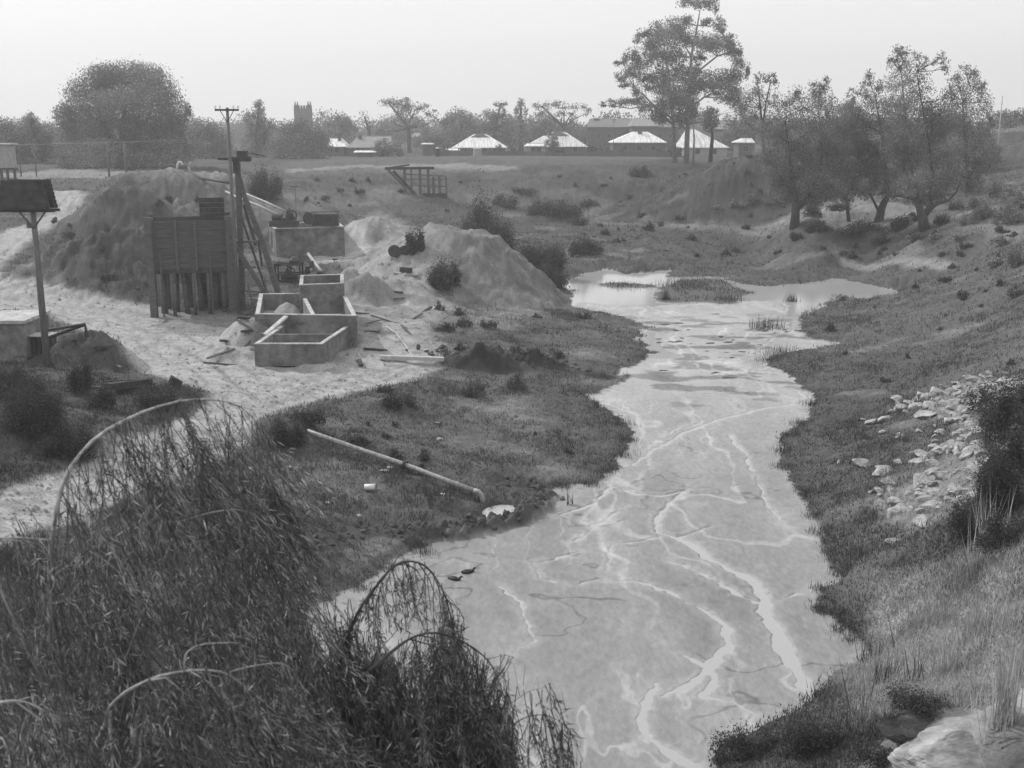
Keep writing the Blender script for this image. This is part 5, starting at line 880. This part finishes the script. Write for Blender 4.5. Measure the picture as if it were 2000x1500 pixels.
# church tower
q = E(593, 245, 400); z0 = 5; zt = E(593, 212, 400)[2]; t = thing('church_tower', 'square battlemented church tower with corner pinnacles on the skyline', 'church tower', (q[0], 400, z0)); w_ = 4.6
MB().box((q[0], 400, (z0+zt)/2), (w_, w_, zt-z0)).build('tower', M['stone'], t)
for sx in (-1, 1):
    for sy in (-1, 1):
        bt = MB(); bt.add([(q[0]+sx*(w_/2+dx)-.6*0, 400+sy*(w_/2+dx), zz) for dx, zz in ()], [])
        for k, (ww, za, zb_) in enumerate(((1.2, z0, zt-9), (.9, z0, zt-4), (.65, z0, zt+.1))): bt.box((q[0]+sx*(w_/2), 400+sy*(w_/2), (za+zb_)/2), (ww*1.2, ww*1.2, zb_-za))
        bt.build('buttress', M['stone'], t)
        MB().lathe((q[0]+sx*w_/2*.97, 400+sy*w_/2*.97, zt+.1), [(.5, 0), (.45, 1.0), (.3, 1.2), (.08, 2.4)], 8).build('pinnacle', M['stone'], t)
par = MB()
for i in range(5): par.box((q[0]-w_/2+w_*(i+.5)/5, 400-w_/2+.2, zt+.5), (w_/9, .4, 1.0)); par.box((q[0]-w_/2+w_*(i+.5)/5, 400+w_/2-.2, zt+.5), (w_/9, .4, 1.0))
par.build('battlement', M['stone'], t)
MB().box((q[0], 400-w_/2-.02, zt-4.5), (1.3, .1, 3.2)).build('belfry_opening', M['glass'], t)
# right-hand embankment wall + pole
a = E(1935, 257, 163); b_ = E(2080, 247, 163); MB().bar(a, b_, .5, .5).solo('parapet_wall', M['conclight'], a, 'pale low parapet wall on top of the embankment at the right edge', 'wall')
pole(1952, 187, 252, 162, .2, 'thin pale pole standing by the parapet wall at the right edge', name='lamp_pole', mt='palewood')
# thin poles near sheds
for px, a_, b2, l in [(1456, 250, 290, 'thin pole beside the white-roofed shed right of the gums'), (1198, 232, 290, 'thin pole left of the rightmost bungalow')]: pole(px, a_, b2, 255, .14, l, arms=((.2, .6),))
# ---- foreground weeping trees
def strands(starts, length, leafl, leafw, lean, nper, yscale=1.):
    """starts: (n,3) world; returns leaves + thin stem tubes (as strips)"""
    C = []; D = []; TV = []; SV = []; SF = []; k0 = 0
    for i, s in enumerate(starts):
        L_ = length*rng.uniform(.5, 1.2); ns = 9
        if i % 8 == 0: bl_ = np.array([rng.normal()*.22, rng.normal()*.15, rng.normal()*.08]); bv = rng.normal()*.45; bL = rng.uniform(.7, 1.25)
        L_ *= bL; ln = np.array(lean)*np.clip((s[2]-8.2)/2.0, .15, 1.)+bl_*1.15; ts = np.linspace(0, 1, ns)
        drift = np.array(ln)*rng.uniform(.5, 1.4); side = rng.normal(size=3)*.22; side[2] = 0
        pl = s+np.outer(ts*L_, [0, 0, -1.])+np.outer(ts**1.1*L_, drift)+np.outer(np.sin(ts*3)*L_*.3, side)
        n = int(nper*L_/length*rng.uniform(.7, 1.2))+3; t_ = rng.uniform(.12, 1.0, n)**.8; q = np.stack([np.interp(t_, ts, pl[:, j]) for j in range(3)], 1)
        TV.append(np.full(n, bv)); dr = unit(np.array([drift[0], drift[1], -1.+drift[2]])+rng.normal(size=(n, 3))*.52); ll = leafl*rng.uniform(.5, 1.5, n); C.append(np.concatenate([q+dr*(ll*.5)[:, None]+rng.normal(size=(n, 3))*.018, ll[:, None]], 1)); D.append(dr)
        r_ = .004
        for j, p in enumerate(pl):
            SV += [p+[-r_, 0, 0], p+[r_, 0, 0], p+[0, -r_, r_]]
            if j: b0 = k0+3*j; a0 = b0-3; SF += [(a0, a0+1, b0+1, b0), (a0+1, a0+2, b0+2, b0+1), (a0+2, a0, b0, b0+2)]
        k0 += 3*ns
    C = np.concatenate(C); D = np.concatenate(D); ll = C[:, 3]; n = len(ll)
    V, Fq = quadleaves(C[:, :3], D, ll, ll*leafw*rng.uniform(.6, 1.4, n)); return V, Fq, np.repeat(np.exp(rng.normal(size=n)*.35+np.concatenate(TV)), 4), np.array(SV), np.array(SF)
def spline(p, n=16):
    p = np.array(p, float); t_ = np.linspace(0, len(p)-1, n); out = []
    for q in t_:
        i = int(min(q, len(p)-2)); f = q-i; p0 = p[max(i-1, 0)]; p1 = p[i]; p2 = p[i+1]; p3 = p[min(i+2, len(p)-1)]
        out.append(.5*((2*p1)+(-p0+p2)*f+(2*p0-5*p1+4*p2-p3)*f*f+(-p0+3*p1-3*p2+p3)*f**3))
    return np.array(out)
def weeping(name, label, base, limbs, fill, lean, nper, fl, lim_st, lfl=.085, lfw=.115, trunk_top=None):
    g = np.array(base, float); g[2] = float(H(g[0], g[1], False)); t = thing(name, label, 'tree', g); top = np.array(trunk_top)
    MB().tube(spline([g-[0, 0, .3], (g+top)/2+[.15, .1, 0], top], 8), np.linspace(.24, .12, 8), 10, wob=.06).build('trunk', M['bark'], t, smooth=True)
    S = []; Ln = []
    for lb_ in limbs:
        pl = spline([E(a, b_, y_) for a, b_, y_, r_ in lb_], 22); rr = np.interp(np.linspace(0, 1, 22), np.linspace(0, 1, len(lb_)), [r_ for a, b_, y_, r_ in lb_])
        pl2 = np.vstack([[top], pl]) if np.linalg.norm(pl[0]-top) > .2 and lb_[0][3] > .012 else pl; rr2 = np.concatenate([[rr[0]*1.3], rr]) if len(pl2) > len(pl) else rr
        MB().tube(pl2, np.array(rr2)*.66*rng.uniform(.85, 1.15, len(rr2)), 7, wob=.16).build('limb', M['twig' if base[0] < -2 else 'bark'], t, smooth=True)
        tw = MB()
        for k in range(9 if lb_[0][3] > .012 else 2):
            j = int(rng.integers(6, 20)); d_ = unit(pl[j+1]-pl[j]); e_ = pl[j]+(d_*rng.uniform(.06, .18)+rng.normal(size=3)*.05+[0, 0, -.05]); f_ = e_+(d_*.06+rng.normal(size=3)*.05+[0, 0, -.22]); tw.tube([pl[j], e_, f_], [rr[j]*.45, rr[j]*.3, .003], 5, wob=.1)
        tw.build('side_twigs', M['twig' if base[0] < -2 else 'bark'], t, smooth=True)
        L_ = np.linalg.norm(np.diff(pl, axis=0), axis=1).sum(); m = int(L_*lim_st)
        for k in range(m):
            f = rng.uniform(.25, 1); j = f*21; i = int(min(j, 20)); S.append(pl[i]+(pl[i+1]-pl[i])*(j-i)+rng.normal(size=3)*.02)
    nl = len(S)
    for (px, py, rx, ry, y0_, y1_, n) in fill:
        a = rng.uniform(0, 2*np.pi, n); r = np.sqrt(rng.random(n)); yy_ = rng.uniform(y0_, y1_, n)
        for k in range(0, n, 8):
            c0 = E(px+rx*r[k]*math.cos(a[k]), py+ry*r[k]*math.sin(a[k]), yy_[k])
            for q in range(8): S.append(c0+rng.normal(size=3)*np.array([.07, .07, .12]))
    S = np.array(S); V, Fq, va, SV, SF = strands(S, fl, lfl, lfw, lean, nper)
    link('foliage', newmesh('foliage', V-g, Fq, M['willow'], {'v': va}), t); link('twigs', newmesh('twigs', SV-g, SF, M['timber']), t)
    return t
weeping('weeping_tree', 'large windblown weeping tree filling the lower left foreground', (-4.2, 9.5, 0), [
    [(100, 1250, 8.6, .035), (98, 1100, 8.6, .03), (122, 950, 8.7, .026), (180, 862, 8.9, .024), (280, 805, 9.3, .02), (380, 780, 9.7, .014), (470, 795, 10, .008), (530, 860, 10.1, .004)],
    [(350, 1020, 9.5, .014), (430, 998, 9.5, .013), (490, 1003, 9.6, .011), (545, 1050, 9.7, .008), (590, 1110, 9.8, .005)],
    [(310, 950, 9.5, .012), (350, 900, 9.6, .012), (400, 872, 9.7, .011), (450, 870, 9.8, .008), (520, 930, 9.9, .004)],
    [(205, 1420, 7.2, .018), (215, 1380, 7.2, .018), (265, 1340, 7.2, .017), (340, 1314, 7.3, .015), (430, 1312, 7.4, .012), (490, 1350, 7.5, .009), (560, 1410, 7.6, .006), (640, 1460, 7.7, .004)],
    [(360, 1310, 7.3, .010), (365, 1275, 7.3, .009), (400, 1258, 7.4, .007), (470, 1255, 7.5, .004)], [(450, 1312, 7.4, .008), (500, 1300, 7.5, .006), (560, 1300, 7.6, .005), (600, 1360, 7.7, .003)],
    [(215, 1390, 7.2, .014), (215, 1450, 7.1, .014), (222, 1520, 7.0, .015)], [(-40, 1060, 8.4, .02), (20, 1050, 8.5, .014), (100, 1055, 8.6, .008)],
    [(-40, 1380, 6.8, .02), (40, 1370, 6.9, .014), (100, 1400, 7.0, .009), (180, 1480, 7.1, .005)], [(95, 1130, 8.6, .014), (140, 1100, 8.7, .010), (180, 1060, 8.7, .005)], [(100, 1180, 8.6, .014), (130, 1170, 8.6, .010), (160, 1130, 8.7, .006)]],
    [(110, 1250, 170, 150, 8, 10.5, 190), (330, 1200, 170, 160, 8.4, 11, 190), (500, 1200, 130, 150, 8.8, 11.5, 170), (120, 1080, 120, 90, 8.5, 10, 60), (310, 990, 110, 110, 9, 10.5, 62), (450, 1040, 110, 100, 9.3, 11, 62), (590, 1300, 70, 130, 9, 11, 160), (200, 1420, 260, 90, 6.9, 9, 300), (480, 1430, 190, 90, 7.2, 9.5, 300), (360, 870, 130, 60, 9.3, 10.2, 60), (526, 955, 12, 24, 10, 10.2, 34), (240, 880, 60, 40, 9, 9.5, 20), (640, 1400, 60, 110, 8.8, 10.5, 150)],
    (.34, .05, 0), 42, 1.0, 20, trunk_top=(-3.7, 8.7, 8.6))
weeping('weeping_tree', 'smaller weeping tree with two high-arched branches against the milky stream', (-.9, 11.5, 0), [
    [(655, 1330, 9.6, .03), (690, 1215, 9.6, .024), (735, 1145, 9.7, .021), (780, 1100, 9.8, .018), (830, 1105, 9.9, .015), (868, 1160, 9.9, .010), (885, 1230, 10, .006)],
    [(690, 1340, 8.9, .026), (745, 1290, 9.0, .022), (800, 1248, 9.1, .018), (850, 1236, 9.2, .015), (910, 1256, 9.3, .012), (960, 1300, 9.4, .009), (990, 1380, 9.4, .006), (1005, 1450, 9.4, .004)],
    [(1003, 1415, 8.9, .006), (1030, 1400, 8.9, .006), (1070, 1398, 8.9, .005), (1110, 1425, 8.9, .004), (1140, 1490, 8.9, .002)], [(1000, 1372, 9, .004), (1035, 1350, 9, .003), (1075, 1340, 9, .0015)], [(952, 1288, 9.3, .004), (985, 1280, 9.3, .003), (1005, 1284, 9.3, .001)]],
    [(720, 1330, 80, 90, 9.2, 11, 170), (800, 1360, 110, 80, 9, 10.6, 260), (910, 1390, 80, 80, 9.1, 10.4, 230), (690, 1230, 45, 50, 9.6, 10.8, 60), (870, 1260, 26, 50, 9.7, 10.3, 70), (770, 1450, 140, 60, 8.4, 10, 260), (915, 1450, 70, 60, 8.8, 10, 170), (960, 1400, 22, 60, 9.2, 9.8, 44), (700, 1420, 80, 80, 8.6, 10.5, 160)],
    (.05, .02, 0), 42, .72, 22, trunk_top=(-1.25, 9.9, 9.0))
# ------------------------------------------------------------------ light
SUN = np.array([-.72, .50, .78]); SUN /= np.linalg.norm(SUN)
el = math.asin(SUN[2]); az = math.atan2(SUN[0], SUN[1])
sl = bpy.data.lights.new('sun', 'SUN'); sl.energy = 2.9; sl.angle = R(1.0); sl.color = (1, 1, 1)
so = bpy.data.objects.new('sun', sl); COL.objects.link(so)
from mathutils import Vector
so.rotation_euler = Vector(SUN).to_track_quat('Z', 'Y').to_euler()
w = bpy.data.worlds.new('World'); scene.world = w; w.use_nodes = True; nt = w.node_tree; bg = nt.nodes['Background']
sk = nt.nodes.new('ShaderNodeTexSky'); sk.sky_type = 'NISHITA'; sk.sun_disc = False; sk.sun_elevation = el; sk.sun_rotation = az; sk.dust_density = 4; sk.air_density = 1.0
bw = nt.nodes.new('ShaderNodeRGBToBW'); nt.links.new(sk.outputs[0], bw.inputs[0]); ad = nt.nodes.new('ShaderNodeMath'); ad.operation = 'MULTIPLY_ADD'; nt.links.new(bw.outputs[0], ad.inputs[0]); ad.inputs[1].default_value = .18; ad.inputs[2].default_value = 6.9; nt.links.new(ad.outputs[0], bg.inputs[0]); bg.inputs[1].default_value = .13
hz = MB(); hz.box((0, 480, 31), (1500, 1020, 82)); ho = hz.build('haze', None); tag(ho, kind='stuff')
hm = bpy.data.materials.new('haze'); hm.use_nodes = True; n_ = hm.node_tree; n_.nodes.clear(); o_ = n_.nodes.new('ShaderNodeOutputMaterial'); pv = n_.nodes.new('ShaderNodeVolumePrincipled')
pv.inputs['Density'].default_value = .0008; pv.inputs['Anisotropy'].default_value = .3; pv.inputs['Color'].default_value = (.95, .95, .95, 1); n_.links.new(pv.outputs[0], o_.inputs['Volume']); ho.data.materials.append(hm)
scene.view_settings.view_transform = 'Standard'; scene.view_settings.look = 'None'; scene.view_settings.exposure = 0; scene.view_settings.gamma = 1
scene.cycles.volume_bounces = 0; scene.cycles.max_bounces = 6
